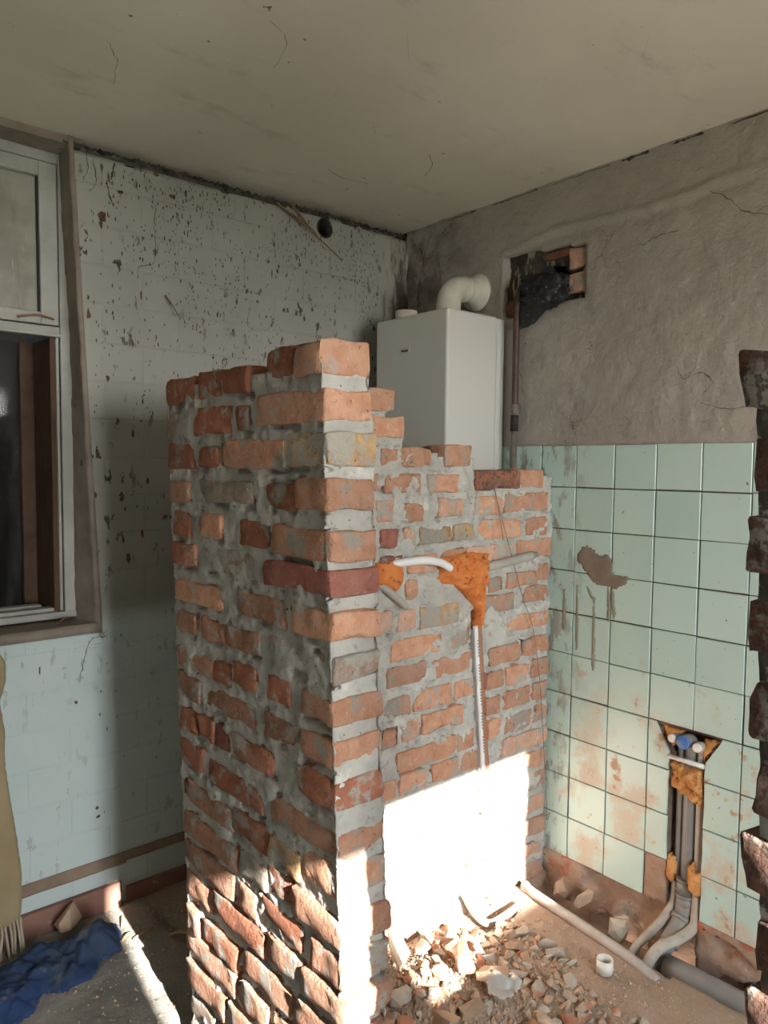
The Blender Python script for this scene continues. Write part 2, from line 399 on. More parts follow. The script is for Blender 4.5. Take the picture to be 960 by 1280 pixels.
BLUE = M('blue_cloth', (0.035, 0.065, 0.16), (0.06, 0.09, 0.15), 7, 0.9, 0.4, 160, 0.002,
         layers=(((0.20, 0.205, 0.21), 11, 0.52, 0.16, None, 0.75),), spec=0.1)
TAN = M('tan_cloth', (0.38, 0.31, 0.195), (0.31, 0.25, 0.15), 5, 0.9, 0.3, 60, layers=(((0.24, 0.18, 0.11), 9, 0.62, 0.1),), spec=0.15)
FRINGE = M('pale_frayed_cloth', (0.52, 0.46, 0.36), (0.40, 0.34, 0.26), 20, 0.95, 0.4, 120)
STRAW = M('old_reed', (0.26, 0.15, 0.09), (0.16, 0.09, 0.055), 30, 0.85, 0.2, 80)
STEEL_BR = M('pipe_brown_paint', (0.065, 0.04, 0.034), (0.10, 0.06, 0.05), 24, 0.5, 0.2, 80, spec=0.4)
STEEL_GR = M('pipe_bare', (0.20, 0.18, 0.155), (0.14, 0.12, 0.10), 26, 0.6, 0.3, 80)
WIRE = M('rusty_wire', (0.20, 0.14, 0.10), None, bump=0, rough=0.6)
CAPW = M('plastic_white', (0.72, 0.71, 0.67), None, bump=0, rough=0.4, spec=0.45)
CAPB = M('plastic_blue', (0.07, 0.17, 0.42), None, bump=0, rough=0.4, spec=0.45)
def bag_mat():
    mt, t, b = new_mat('black_plastic'); P = pos(t)
    t.links.new(mixc(t, ramp(t, nz(t, 95, 2, 0.5, P), 0.68, 0.71), (0.018, 0.018, 0.022), (0.30, 0.29, 0.27)), b.inputs['Base Color'])
    b.inputs['Roughness'].default_value = 0.5
    return mt
BAG = bag_mat()
def glass_mat(name, col, rough, alpha_dirt):
    mt, t, b = new_mat(name); P = pos(t)
    b.inputs['Transmission Weight'].default_value = 1.0
    dirt = ramp(t, nz(t, 6, 6, 0.65, P, (2.2, 1, 0.5)), 0.38, 0.72, 0, alpha_dirt)
    t.links.new(mixc(t, dirt, col, (0.50, 0.48, 0.41)), b.inputs['Base Color'])
    t.links.new(ramp(t, dirt, 0, 1, 1.0, 0.0), b.inputs['Transmission Weight'])
    t.links.new(ramp(t, dirt, 0, 1, rough, 0.8), b.inputs['Roughness'])
    b.inputs['IOR'].default_value = 1.2
    return mt
GLASS = glass_mat('dark_glass', (0.75, 0.75, 0.72), 0.05, 0.18)
GLASS_D = M('dusty_glass', (0.36, 0.355, 0.31), (0.24, 0.235, 0.20), 5, 0.4, 0.1, 30, layers=(((0.13, 0.125, 0.105), 5, 0.56, 0.2, (2.4, 1, 0.35)), ((0.45, 0.44, 0.39), 30, 0.66, 0.06, (3, 1, 0.2))), spec=0.4)

# ================================================================ THE ROOM
# ---- wall_right: x = 0 plane, plaster over tiles
T0, TZ, TP, TV = 0.907, 1.6005, 0.153, 0.1516
HOLE = [(0.553, 2.128), (0.560, 2.325), (0.70, 2.322), (0.921, 2.302), (0.930, 2.118), (0.80, 2.105), (0.66, 2.14), (0.60, 2.085), (0.563, 2.10)]
def ridge(y, z):
    d = 0.0
    for (ya, za), (yb, zb) in (((0.55, 2.335), (0.80, 2.375)), ((0.80, 2.375), (1.1, 2.36)), ((1.1, 2.36), (1.7, 2.40))):
        if ya <= y <= yb:
            zz = za + (zb - za) * (y - ya) / (yb - ya) + 0.012 * noise.noise(Vector((y * 9, 3, 0)))
            d = 0.012 * math.exp(-((z - zz) / 0.010) ** 2) - 0.006 * math.exp(-((z - zz + 0.025) / 0.02) ** 2)
    return d
def wr_disp(y, z):
    e = 0.004 + 0.006 * fb(y, z, 1.3, 3.5, 5) + 0.0032 * fb(y, z, 4.4, 20, 4) + ridge(y, z)
    if y < 0.22: e += 0.02 * max(0, fb(y * 2.5, z, 9.1, 7, 4)) * (1 - y / 0.22)
    if z < TZ + 0.02: e *= 0.35
    return e
ys = rng(0.0, 1.9, 0.0125) + rng(1.9, 4.0, 0.07)[1:]; zs = rng(TZ - 0.002, ZC + 0.02, 0.0125)
wall_r = struct(grid_slab('wall_right', lambda u, v: Vector((0, u, v)), (1, 0, 0), ys, zs,
    lambda u, v: not (0.5 < u < 1.0 and inpoly((u, v), HOLE)), wr_disp, 0.16, PLASTER))
wall_r['label'] = 'rough grey plastered wall above aqua tiles'
# tile bed with the pipe chase cut out
CHASE = [(1.292, -0.3), (1.405, -0.3), (1.405, 0.60), (1.455, 0.682), (1.36, 0.69), (1.246, 0.690), (1.294, 0.60)]
def bed_keep(u, v): return not inpoly((u, v), CHASE)
grid_slab('tile_bed', lambda u, v: Vector((-0.0075, u, v)), (1, 0, 0), rng(0.0, 1.9, 0.0125) + rng(1.9, 4.0, 0.1)[1:], rng(0.085, TZ - 0.004, 0.0125),
    bed_keep, lambda u, v: 0.0012 * fb(u, v, 2, 30, 3), 0.15, GROUT, wall_r)
# broken base under the tiles
def base_disp(u, v):
    e = 0.003 + 0.010 * fb(u, v, 5.2, 6, 4) + 0.004 * fb(u, v, 1.2, 25, 3)
    g = fb(u * 0.8, v * 1.3, 8.8, 5.0, 3)
    if g > 0.02: e -= min(0.055, 0.30 * (g - 0.02)) * (1 if v < 0.075 else 0.4)
    return e
grid_slab('wall_base', lambda u, v: Vector((-0.006, u, v)), (1, 0, 0), rng(0.0, 2.2, 0.0125) + rng(2.2, 4.0, 0.1)[1:], rng(-0.20, 0.0855, 0.0125),
    bed_keep, base_disp, 0.15, BASE_PL, wall_r)
grid_slab('bare_patch', lambda u, v: Vector((-0.0075, u, v)), (1, 0, 0), rng(1.215, 1.290, 0.0125), rng(0.0846, 0.234, 0.0125),
    lambda u, v: True, lambda u, v: 0.004 + 0.003 * fb(u, v, 2, 20, 3), 0.006, BASE_PL, wall_r)
# inside of the chase and of the upper recess
grid_slab('chase_back', lambda u, v: Vector((-0.075, u, v)), (1, 0, 0), rng(1.22, 1.48, 0.013), rng(-0.2, 0.74, 0.013),
    lambda u, v: True, lambda u, v: 0.006 * fb(u, v, 7, 14, 4), 0.05, BASE_PL, wall_r)
RECB = M('recess_soot', (0.10, 0.085, 0.07), (0.05, 0.045, 0.04), 16, 0.95, 0.8, 60, 0.01,
         layers=(((0.40, 0.36, 0.29), 26, 0.56, 0.05, (1, 1.8, 0.4)), ((0.22, 0.18, 0.11), 14, 0.62, 0.08)))
def rec_keep(u, v): return not (((u - 0.775) / 0.065) ** 2 + ((v - 2.20) / 0.06) ** 2 < 1)
grid_slab('recess_back', lambda u, v: Vector((-0.026, u, v)), (1, 0, 0), rng(0.50, 0.98, 0.012), rng(2.05, 2.38, 0.012),
    rec_keep, lambda u, v: 0.014 * fb(u, v, 3, 13, 4), 0.05, RECB, wall_r)
box('recess_core', (-0.32, 0.48, 2.03), (-0.15, 1.0, 2.40), SOOT_SHADE, wall_r)
def brick_mesh(L, D, H, seed, n=(6, 3, 3), r=0.0055, rough=0.004, chip=0.009):
    """worn brick, long side along local X, D along Y, H along Z"""
    h = Vector((L / 2, D / 2, H / 2)); bm = bmesh.new()
    def axis(hh, k):
        e = min(r * 0.9, hh * 0.4)
        return [-hh, -hh + e] + [(-hh + e) + (2 * hh - 2 * e) * i / k for i in range(1, k)] + [hh - e, hh]
    ax = [axis(h[i], n[i]) for i in range(3)]
    cache = {}
    off = Vector((seed * 3.17 % 97, seed * 7.31 % 89, seed * 1.77 % 83))
    skew = Vector((noise.noise(off) * 0.07, noise.noise(off + Vector((5, 0, 0))) * 0.03, 0))
    def vert(p):
        k = (round(p[0], 6), round(p[1], 6), round(p[2], 6))
        if k in cache: return cache[k]
        P = Vector(p); q = Vector(tuple(max(-(h[i] - r), min(h[i] - r, P[i])) for i in range(3)))
        d = P - q
        if d.length > 1e-9: P = q + d.normalized() * r
        edge = sum(1 for i in range(3) if abs(p[i]) > h[i] - r * 1.2)
        nn = noise.noise_vector((P + off) * 24)
        P += nn * rough + noise.noise_vector((P + off) * 70) * rough * 0.45
        cc = noise.noise((P + off * 1.3) * 14)
        if edge >= 2 and cc > 0.0: P -= d.normalized() * cc * chip * (2.2 if edge == 3 else 1.3) if d.length > 1e-9 else Vector()
        P.z += skew.x * P.x * 0.35; P.x += skew.y * P.z * 4 * 0.2
        cache[k] = bm.verts.new(P); return cache[k]
    for a in range(3):
        b, c = (a + 1) % 3, (a + 2) % 3
        for s in (-1, 1):
            for i in range(len(ax[b]) - 1):
                for j in range(len(ax[c]) - 1):
                    q = []
                    for (ii, jj) in ((i, j), (i + 1, j), (i + 1, j + 1), (i, j + 1)):
                        p = [0, 0, 0]; p[a] = s * h[a]; p[b] = ax[b][ii]; p[c] = ax[c][jj]; q.append(vert(p))
                    if s < 0: q.reverse()
                    bm.faces.new(q)
    for f in bm.faces: f.smooth = True
    me = bpy.data.meshes.new('brick'); bm.to_mesh(me); bm.free()
    return me
def put_brick(parent, c, L, D, H, seed, along, mat, name='brick', n=(6, 3, 3), **kw):
    me = brick_mesh(L, D, H, seed, n, **kw)
    o = link(name, me, mat, parent, c)
    if along == 'y': o.rotation_euler = (0, 0, math.pi / 2)
    return o
for i, (yc, zc, L, H, k) in enumerate(((0.888, 2.262, 0.075, 0.075, 'p'), (0.885, 2.175, 0.082, 0.068, 'p'), (0.80, 2.292, 0.11, 0.03, 'd'), (0.585, 2.125, 0.055, 0.06, 'k'))):
    put_brick(wall_r, (-0.034, yc, zc), L, 0.06, H, 400 + i, 'y', BM[k], n=(3, 2, 3))

# tiles: each its own mesh object, one shared outline for the whole ones
def tile_mesh(poly, name='tile'):
    bm = bmesh.new(); vv = [bm.verts.new((-0.0075, y, z)) for y, z in poly]
    f = bm.faces.new(vv); bm.normal_update()
    if f.normal.x < 0: f.normal_flip()
    r = bmesh.ops.extrude_face_region(bm, geom=[f]); nv = [g for g in r['geom'] if isinstance(g, bmesh.types.BMVert)]
    for v in nv: v.co.x += 0.0075
    top = [g for g in r['geom'] if isinstance(g, bmesh.types.BMFace)]
    bmesh.ops.recalc_face_normals(bm, faces=bm.faces[:])
    te = [e for e in bm.edges if all(v.co.x > -0.001 for v in e.verts)]
    bmesh.ops.bevel(bm, geom=te, offset=0.0016, segments=1, affect='EDGES')
    me = bpy.data.meshes.new(name); bm.to_mesh(me); bm.free(); return me
hw, hh_ = (TP - 0.0042) / 2, (TV - 0.0042) / 2
FULL = tile_mesh([(-hw, -hh_), (hw, -hh_), (hw, hh_), (-hw, hh_)])
def put_tile(me, y, z, jit=1.0):
    o = link('tile', me, TILE, wall_r, (0.0015 * random.random(), y + random.uniform(-1, 1) * 0.0012 * jit, z + random.uniform(-1, 1) * 0.0012 * jit))
    o.rotation_euler = (random.uniform(-1, 1) * 0.006 * jit, random.uniform(-1, 1) * 0.008, random.uniform(-1, 1) * 0.008)
CUT = {(2, 6): [(-hw, -hh_), (1.288, -hh_), (1.290, 0.600), (1.262, 0.650), (1.240, hh_), (-hw, hh_)],
       (3, 6): [(1.407, -hh_), (hw, -hh_), (hw, hh_), (1.460, hh_), (1.452, 0.672), (1.409, 0.600)]}
for c in range(-3, 9):
    for r in range(10):
        y = T0 + (c + 0.5) * TP; z = TZ - (r + 0.5) * TV
        if y < 0.62 and r > 2: continue
        y0, y1 = y - hw, y + hw
        if r >= 6 and c in (2, 3):
            if (c, r) == (2, 9): continue
            if (c, r) in CUT:
                pl = []
                for (a, b) in CUT[(c, r)]:
                    aa = a if abs(a) < 0.2 else a - y
                    bb = b if abs(b) < 0.2 else b - z
                    pl.append((aa, bb))
            elif c == 2: pl = [(-hw, -hh_), (1.289 + random.uniform(-.004, .002) - y, -hh_), (1.288 - y, 0.01), (1.2895 - y, hh_), (-hw, hh_)]
            else: pl = [(1.408 - y, -hh_), (hw, -hh_), (hw, hh_), (1.408 - y, hh_), (1.410 - y, 0.0)]
            put_tile(tile_mesh(pl), y, z, 0.2); continue
        if y > 1.95: continue
        put_tile(FULL, y, z)
# brown splash on the tiles: a skin of dried mortar with a shape of its own
SPL = M('dried_mud', (0.20, 0.165, 0.13), (0.26, 0.21, 0.165), 14, 0.95, 0.5, 70)
SPL2 = M('thin_mud', (0.25, 0.245, 0.19), (0.30, 0.30, 0.235), 24, 0.9, 0.3, 70)
def blob(name, P, N, poly, cell, bulge, rgh, mat, parent=None, thick=0.0, sc=18, soft=0.02, seed=0.0, jit=0.006):
    us = rng(min(p[0] for p in poly) - cell, max(p[0] for p in poly) + cell, cell)
    ws = rng(min(p[1] for p in poly) - cell, max(p[1] for p in poly) + cell, cell)
    def dsp(u, v):
        d = dpoly((u, v), poly) if inpoly((u, v), poly) else 0
        return bulge * math.sqrt(min(1, d / soft)) + rgh * fb(u, v, seed + 3.1, sc, 4) * min(1, d / (soft * 0.5) + 0.15)
    return grid_slab(name, P, N, us, ws, lambda u, v: inpoly((u + jit * noise.noise(Vector((u * 40, v * 40, seed))), v + jit * noise.noise(Vector((u * 40, v * 40, seed + 9)))), poly), dsp, thick, mat, parent)
PR = lambda u, v: Vector((0.002, u, v))
blob('splash', PR, (1, 0, 0), [(0.922, 1.195), (0.935, 1.235), (0.965, 1.245), (0.995, 1.222), (1.02, 1.215), (1.045, 1.222), (1.065, 1.19), (1.062, 1.16), (1.105, 1.15), (1.125, 1.155), (1.118, 1.13), (1.08, 1.105), (1.03, 1.11), (0.985, 1.12), (0.95, 1.16)], 0.006, 0.0022, 0.001, SPL, wall_r, 0.002)
for k, (ya, za, yb, zb, ww) in enumerate(((0.965, 1.10, 0.995, 1.04, 0.010), (0.995, 1.04, 0.998, 0.80, 0.009), (0.925, 1.10, 0.928, 0.86, 0.008), (1.05, 1.12, 1.055, 0.985, 0.008), (1.065, 1.11, 1.075, 1.0, 0.010), (0.87, 1.08, 0.872, 0.92, 0.012))):
    blob('drip', PR, (1, 0, 0), [(ya - ww * 0.3, za), (ya + ww * 0.3, za), (ya * 0.6 + yb * 0.4 + ww * 0.6, za * 0.6 + zb * 0.4), (yb + ww * 0.7, zb + 0.02), (yb, zb), (yb - ww * 0.7, zb + 0.02), (ya * 0.6 + yb * 0.4 - ww * 0.6, za * 0.6 + zb * 0.4)], 0.003, 0.0012, 0.0004, SPL2, wall_r, 0.002, seed=k, jit=0.003)

# ---- wall_left: y = 0 plane, painted blocks, window opening
WX0, WZ0, WZ1 = 1.405, 0.985, 2.535
HOLES = [((0.451, 2.470), 0.036)]
def xout(z): return 1.375 + 0.065 * max(0, min(1, (z - 1.0) / 1.5))
def inwin(x, z): return x > xout(z) - 0.007 and z > WZ0
def top_edge(x): return ZC - 0.022 - 0.012 * (1 + noise.noise(Vector((x * 14, 2, 0)))) - 0.008 * max(0, noise.noise(Vector((x * 45, 7, 1))))
wall_l = struct(grid_slab('wall_left', lambda u, v: Vector((u, -0.0022, v)), (0, 1, 0), rng(0, 1.45, 0.0125) + rng(1.45, 4.2, 0.12)[1:], rng(-0.1, 0.96, 0.04) + [WZ0] + rng(1.0, ZC, 0.0125),
    lambda u, v: not (inwin(u, v) and u < 2.9) and v < top_edge(u) - 0.005 and not any((u - c[0]) ** 2 + (v - c[1]) ** 2 < (r + 0.014) ** 2 for c, r in HOLES),
    lambda u, v: 0.0008 * fb(u, v, 1.5, 18, 3) + (0.0 if u > 0.16 else 0.022 * max(-0.1, fb(u * 1.6, v * 0.5, 6.6, 12, 4)) + 0.006), 0.10, PAINT))
wall_l['label'] = 'flaking painted block wall with the old window'
BL, BH = 0.262, 0.125
def block_mesh(x0, x1, z0, z1, ragged=False):
    V = []; r = 0.003
    bm = bmesh.new()
    def ring(d, yy):
        return [bm.verts.new((x0 + d, yy, z0 + d)), bm.verts.new((x1 - d, yy, z0 + d)), bm.verts.new((x1 - d, yy, z1 - d)), bm.verts.new((x0 + d, yy, z1 - d))]
    a, b, c = ring(0, -0.005), ring(0.0005, -0.0012), ring(r, 0.0)
    for p, q in ((a, b), (b, c)):
        for i in range(4): bm.faces.new((p[i], q[i], q[(i + 1) % 4], p[(i + 1) % 4]))
    bm.faces.new(list(reversed(c)))
    bmesh.ops.recalc_face_normals(bm, faces=bm.faces[:])
    f0 = max(bm.faces, key=lambda f: f.calc_area())
    if f0.normal.y < 0: bmesh.ops.reverse_faces(bm, faces=bm.faces[:])
    me = bpy.data.meshes.new('block'); bm.to_mesh(me); bm.free(); return me
nrow = int(ZC / BH) + 1
for r in range(nrow):
    z0 = r * BH + 0.04; z1 = min(z0 + BH - 0.004, ZC - 0.045)
    if z1 - z0 < 0.03: continue
    x = 0.165 - (r % 2) * BL / 2
    while x < 2.55:
        x0, x1 = max(x, 0.165), x + BL - 0.004
        x += BL
        if x1 - x0 < 0.04: continue
        zz0, zz1 = z0, z1
        XO = xout((z0 + z1) / 2)
        if zz1 > WZ0 - 0.03 and x1 > XO - 0.006:
            if zz0 < WZ0 - 0.035 and x0 >= XO - 0.1: zz1 = min(zz1, WZ0 - 0.03)
            else:
                x1 = min(x1, XO - 0.005)
            if x1 - x0 < 0.04 or zz1 - zz0 < 0.02: continue
        hole = [h for h in HOLES if x0 - h[1] < h[0][0] < x1 + h[1] and zz0 - h[1] < h[0][1] < zz1 + h[1]]
        if hole: continue
        o = link('block', block_mesh(x0, x1, zz0, zz1), PAINT, wall_l)
        o.location.y += random.uniform(-0.0006, 0.0006)
# patch round the vent hole
(hc, hr) = HOLES[0]
grid_slab('hole_patch', lambda u, v: Vector((u, -0.001, v)), (0, 1, 0), rng(0.165, 0.80, 0.009), rng(2.36, 2.535, 0.009),
    lambda u, v: (u - hc[0]) ** 2 + (v - hc[1]) ** 2 > hr ** 2 and v < top_edge(u) and (u > 0.2), lambda u, v: 0.001 * fb(u, v, 2, 25, 3), 0.004, PAINT, wall_l)
hollow('hole_sleeve', [(hc[0], 0.001, hc[1]), (hc[0], -0.09, hc[1])], hr + 0.003, hr - 0.002, SOOT_SHADE, wall_l)
box('hole_back', (hc[0] - 0.05, -0.125, hc[1] - 0.05), (hc[0] + 0.05, -0.105, hc[1] + 0.05), SOOT_SHADE, wall_l)
box('gap_shadow_board', (0.0, -0.14, ZC - 0.12), (WX0, -0.106, ZC + 0.04), SOOT_SHADE, wall_l)  # unseen dark board added behind the ceiling gap to keep sky out
box('corner_backing', (-0.40, -0.40, -0.2), (0.0, -0.012, ZC + 0.12), SOOT_SHADE, wall_l)  # unseen block added to plug a light leak at the corner
box('head_backing', (-0.40, -0.40, ZC - 0.02), (1.36, -0.15, ZC + 0.12), SOOT_SHADE, wall_l)  # unseen block added over the wall head against leaking light
# chipped flakes standing on the upper wall
rf = random.Random(11); V = []; Fc = []
def flake(x, z, w_, h_, y=0.0012):
    if math.hypot(x - 0.451, z - 2.470) < 0.045 or (x > xout(z) - 0.012 and z > 0.95): return
    n = len(V); k = rf.randint(5, 7); a0 = rf.random() * 6
    for i in range(k):
        a = a0 + 2 * math.pi * i / k; rr = rf.uniform(0.55, 1.15)
        V.append((x + w_ * rr * math.cos(a), y + rf.uniform(0, 0.0012), z + h_ * rr * math.sin(a)))
    Fc.append(tuple(range(n, n + k)))
for _ in range(2000):
    x = rf.uniform(0.18, 1.38); z = 2.5 - abs(rf.gauss(0, 0.42)) if rf.random() < 0.8 else rf.uniform(0.15, 2.3)
    if z < 0.1: continue
    d = fb(x, z, 3.3, 3.0, 3)
    if d < -0.10 and rf.random() < 0.75: continue
    s = rf.choice((0.0016, 0.002, 0.0025, 0.003, 0.0035))
    flake(x, z, s * rf.uniform(0.6, 1.0), s * rf.uniform(1.0, 3.2))
for (x, z, a, b) in ((1.343, 2.320, 0.014, 0.022), (1.345, 2.29, 0.006, 0.02), (1.28, 2.41, 0.012, 0.008), (1.215, 2.09, 0.005, 0.022), (1.10, 2.44, 0.014, 0.012), (1.05, 2.46, 0.006, 0.02), (1.33, 1.80, 0.008, 0.014), (1.27, 1.20, 0.010, 0.022), (1.285, 1.26, 0.006, 0.014), (1.22, 1.28, 0.006, 0.015), (1.30, 1.66, 0.006, 0.016), (1.39, 2.0, 0.008, 0.02), (1.385, 0.33, 0.010, 0.008), (1.388, 0.36, 0.008, 0.006), (1.45, 0.735, 0.007, 0.007), (1.56, 0.86, 0.003, 0.016), (0.93, 2.06, 0.004, 0.02), (0.70, 2.25, 0.004, 0.02), (0.55, 2.1, 0.006, 0.012), (1.16, 2.5, 0.016, 0.008), (1.32, 2.45, 0.004, 0.016), (1.25, 1.62, 0.006, 0.018), (1.2, 1.46, 0.006, 0.012), (1.29, 1.4, 0.008, 0.012)):
    flake(x, z, a, b, 0.0016)
stuff(finish('paint_flakes', V, Fc, M('bare_spot', (0.07, 0.055, 0.045), (0.16, 0.09, 0.06), 30, 0.95, 0, 20), wall_l, smooth=False))
# cracks as narrow dark ribbons that follow the surface
CRACK = M('crack_dark', (0.06, 0.05, 0.04), None, bump=0, rough=0.95)
def crack(P, pts, wd, parent, seed=0, sub=7, jag=0.006):
    q = spline([Vector((a, b, 0)) for a, b in pts], sub); V = []; Fc = []
    for i, p in enumerate(q):
        t = (q[min(i + 1, len(q) - 1)] - q[max(i - 1, 0)]).normalized(); nn = Vector((-t.y, t.x, 0))
        e = jag * noise.noise(Vector((i * 1.7, seed * 3.3, 1))); ww = wd * (0.35 + abs(noise.noise(Vector((i * 0.9, seed, 5)))) * 1.6) * (0.3 if i in (0, len(q) - 1) else 1)
        for s in (-1, 1):
            a = p + nn * (e + s * ww / 2); V.append(P(a.x, a.y))
    for i in range(len(q) - 1): Fc.append((2 * i, 2 * i + 1, 2 * i + 3, 2 * i + 2))
    return finish('crack', V, Fc, CRACK, parent, None, False)
PL = lambda u, v: Vector((u, 0.0024, v))
for i, (pts, wd) in enumerate((
    ([(1.30, 2.50), (1.31, 2.45), (1.325, 2.43), (1.32, 2.40), (1.305, 2.36)], 0.006),
    ([(1.39, 2.53), (1.385, 2.46), (1.40, 2.42)], 0.003), ([(1.37, 2.50), (1.36, 2.42), (1.385, 2.39)], 0.0025),
    ([(1.16, 2.40), (1.165, 2.33), (1.163, 2.25), (1.17, 2.20), (1.22, 2.18), (1.225, 2.14)], 0.0025),
    ([(0.80, 2.11), (0.80, 2.03), (0.72, 2.03)], 0.002), ([(0.99, 2.42), (0.96, 2.49)], 0.004), ([(0.86, 2.50), (0.855, 2.44)], 0.005), ([(0.70, 2.44), (0.695, 2.37)], 0.004),
    ([(1.345, 0.945), (1.40, 0.935), (1.42, 0.88), (1.44, 0.80)], 0.003), ([(1.345, 0.96), (1.375, 0.945)], 0.006),
    ([(1.36, 0.09), (1.42, 0.03), (1.50, 0.045), (1.55, 0.02)], 0.0025), ([(1.33, 0.09), (1.37, 0.075), (1.40, 0.04)], 0.003))):
    crack(PL, pts, wd, wall_l, i)
xx = 0.02  # black ribbons painting in the shade of the gap under the ceiling
while xx < 1.40:
    x2 = xx + 0.11
    crack(PL, [(xx, ZC - 0.024 + 0.006 * noise.noise(Vector((xx * 9, 1, 1)))), ((xx + x2) / 2, ZC - 0.022), (x2 + 0.012, ZC - 0.024 + 0.006 * noise.noise(Vector((x2 * 9, 1, 1))))], 0.018, wall_l, int(xx * 100), 9, 0.010)
    xx = x2
# ledge strip, base board
stripP = []
bpts = rng(1.29, 2.4, 0.03)
grid_slab('bare_strip', lambda u, v: Vector((u, 0.0, v)), (0, 1, 0), rng(0.95, 2.4, 0.02), rng(0.138, 0.178, 0.008),
    lambda u, v: u > 1.29 or v > 0.15, lambda u, v: 0.006 + 0.003 * fb(u, v, 2, 20, 3), 0.006, BROWN, wall_l)
bb = struct(box('baseboard_left', (1.315, 0.001, 0.0), (2.9, 0.022, 0.085), BASEB, None, 0.003))
bb['label'] = 'red-brown skirting board under the pale blue wall'
sh = struct(box('baseboard_shaded', (0.60, 0.001, -0.01), (1.295, 0.016, 0.055), BASEB, None, 0.003))
sh['label'] = 'broken skirting board in the shade behind the partition'

# ---- ceiling
ceil = struct(grid_slab('ceiling', lambda u, v: Vector((u, v, ZC)), (0, 0, -1), rng(-0.15, 2.6, 0.025) + rng(2.6, 4.4, 0.1)[1:], rng(-0.15, 2.6, 0.025) + rng(2.6, 4.15, 0.1)[1:],
    lambda u, v: True, lambda u, v: 0.004 * fb(u, v, 2.2, 2.5, 4) + 0.0016 * fb(u, v, 0.2, 16, 3), 0.12, CEIL))
ceil['label'] = 'stained off-white plaster ceiling'
PC = lambda u, v: Vector((u, v, ZC - 0.0075))
for i, (pts, wd) in enumerate((
    ([(0.93, 1.77), (0.85, 1.77), (0.76, 1.69), (0.68, 1.64)], 0.004), ([(0.60, 1.50), (0.52, 1.43)], 0.002),
    ([(1.02, 1.11), (0.95, 1.04)], 0.003), ([(0.52, 0.67), (0.44, 0.60), (0.40, 0.52)], 0.003), ([(0.8, 0.72), (0.74, 0.66)], 0.004),
    ([(1.55, 0.62), (1.50, 0.55), (1.46, 0.42)], 0.002), ([(0.70, 0.35), (0.60, 0.32), (0.50, 0.34)], 0.003), ([(1.3, 0.95), (1.22, 0.9), (1.18, 0.78)], 0.0018))):
    crack(PC, pts, wd, ceil, 40 + i)
# ragged dark joint between ceiling and right wall
PRj = lambda u, v: Vector((0.012, u, v))
for i, (a, b, wd) in enumerate(((0.25, 0.42, 0.006), (0.50, 0.72, 0.005), (0.78, 1.02, 0.004), (1.06, 1.16, 0.010), (1.24, 1.34, 0.009), (1.42, 1.75, 0.009))):
    crack(PRj, [(a, ZC - 0.012), ((a + b) / 2, ZC - 0.011), (b, ZC - 0.010)], wd, wall_r, 60 + i, 8, 0.004)
for i, (pts, wd) in enumerate((([(0.10, 2.46), (0.12, 2.38), (0.09, 2.28), (0.10, 2.15)], 0.006), ([(0.16, 2.50), (0.13, 2.42), (0.12, 2.36)], 0.003), ([(0.22, 2.34), (0.225, 2.26), (0.235, 2.16)], 0.005),
    ([(1.28, 1.84), (1.30, 1.80), (1.36, 1.815), (1.40, 1.78)], 0.003), ([(1.36, 1.72), (1.44, 1.70), (1.50, 1.705)], 0.003), ([(1.20, 1.70), (1.12, 1.71)], 0.002), ([(1.36, 2.05), (1.42, 2.06)], 0.003),
    ([(0.62, 1.9), (0.66, 1.86), (0.67, 1.80)], 0.003), ([(1.36, 2.36), (1.42, 2.32), (1.47, 2.27), (1.55, 2.24)], 0.003), ([(1.14, 2.24), (1.20, 2.26), (1.27, 2.26)], 0.004))):
    crack(lambda u, v: Vector((0.012 + wr_disp(u, v) * 0.6, u, v)), pts, wd, wall_r, 80 + i)

# ---- floor with the trench along the right wall
def floor_h(x, y):
    h = 0.007 * fb(x, y, 0.4, 5, 4) + 0.004 * fb(x, y, 3.4, 24, 3)
    if y > 0.80:
        xe = 0.165 + 0.02 * noise.noise(Vector((y * 7, 1, 1))) + (0.03 if 1.2 < y < 1.42 else 0)
        t = max(0, min(1, (xe - x) / 0.035 + 0.5)); h -= 0.115 * t * t * (3 - 2 * t) * min(1, (y - 0.80) / 0.08)
    d = math.hypot((x - 0.40) / 0.14, (y - 0.885) / 0.055)
    if d < 1: h -= 0.06 * (1 - d * d)
    # rubble heap
    d = ((x - 0.93) / 0.34) ** 2 + ((y - 1.06) / 0.27) ** 2
    h += 0.125 * math.exp(-d * 1.3)
    if x > 1.25 and y < 0.7: h += 0.01 * math.exp(-((y - 0.25) / 0.2) ** 2)
    return h
fl = struct(grid_slab('floor', lambda u, v: Vector((u, v, 0)), (0, 0, 1), rng(-0.02, 1.95, 0.015) + rng(1.95, 4.4, 0.1)[1:], rng(-0.12, 1.95, 0.015) + rng(1.95, 4.3, 0.1)[1:],
    lambda u, v: True, floor_h, 0.30, FLOOR))
fl['label'] = 'dusty broken floor with rubble and a pipe trench'

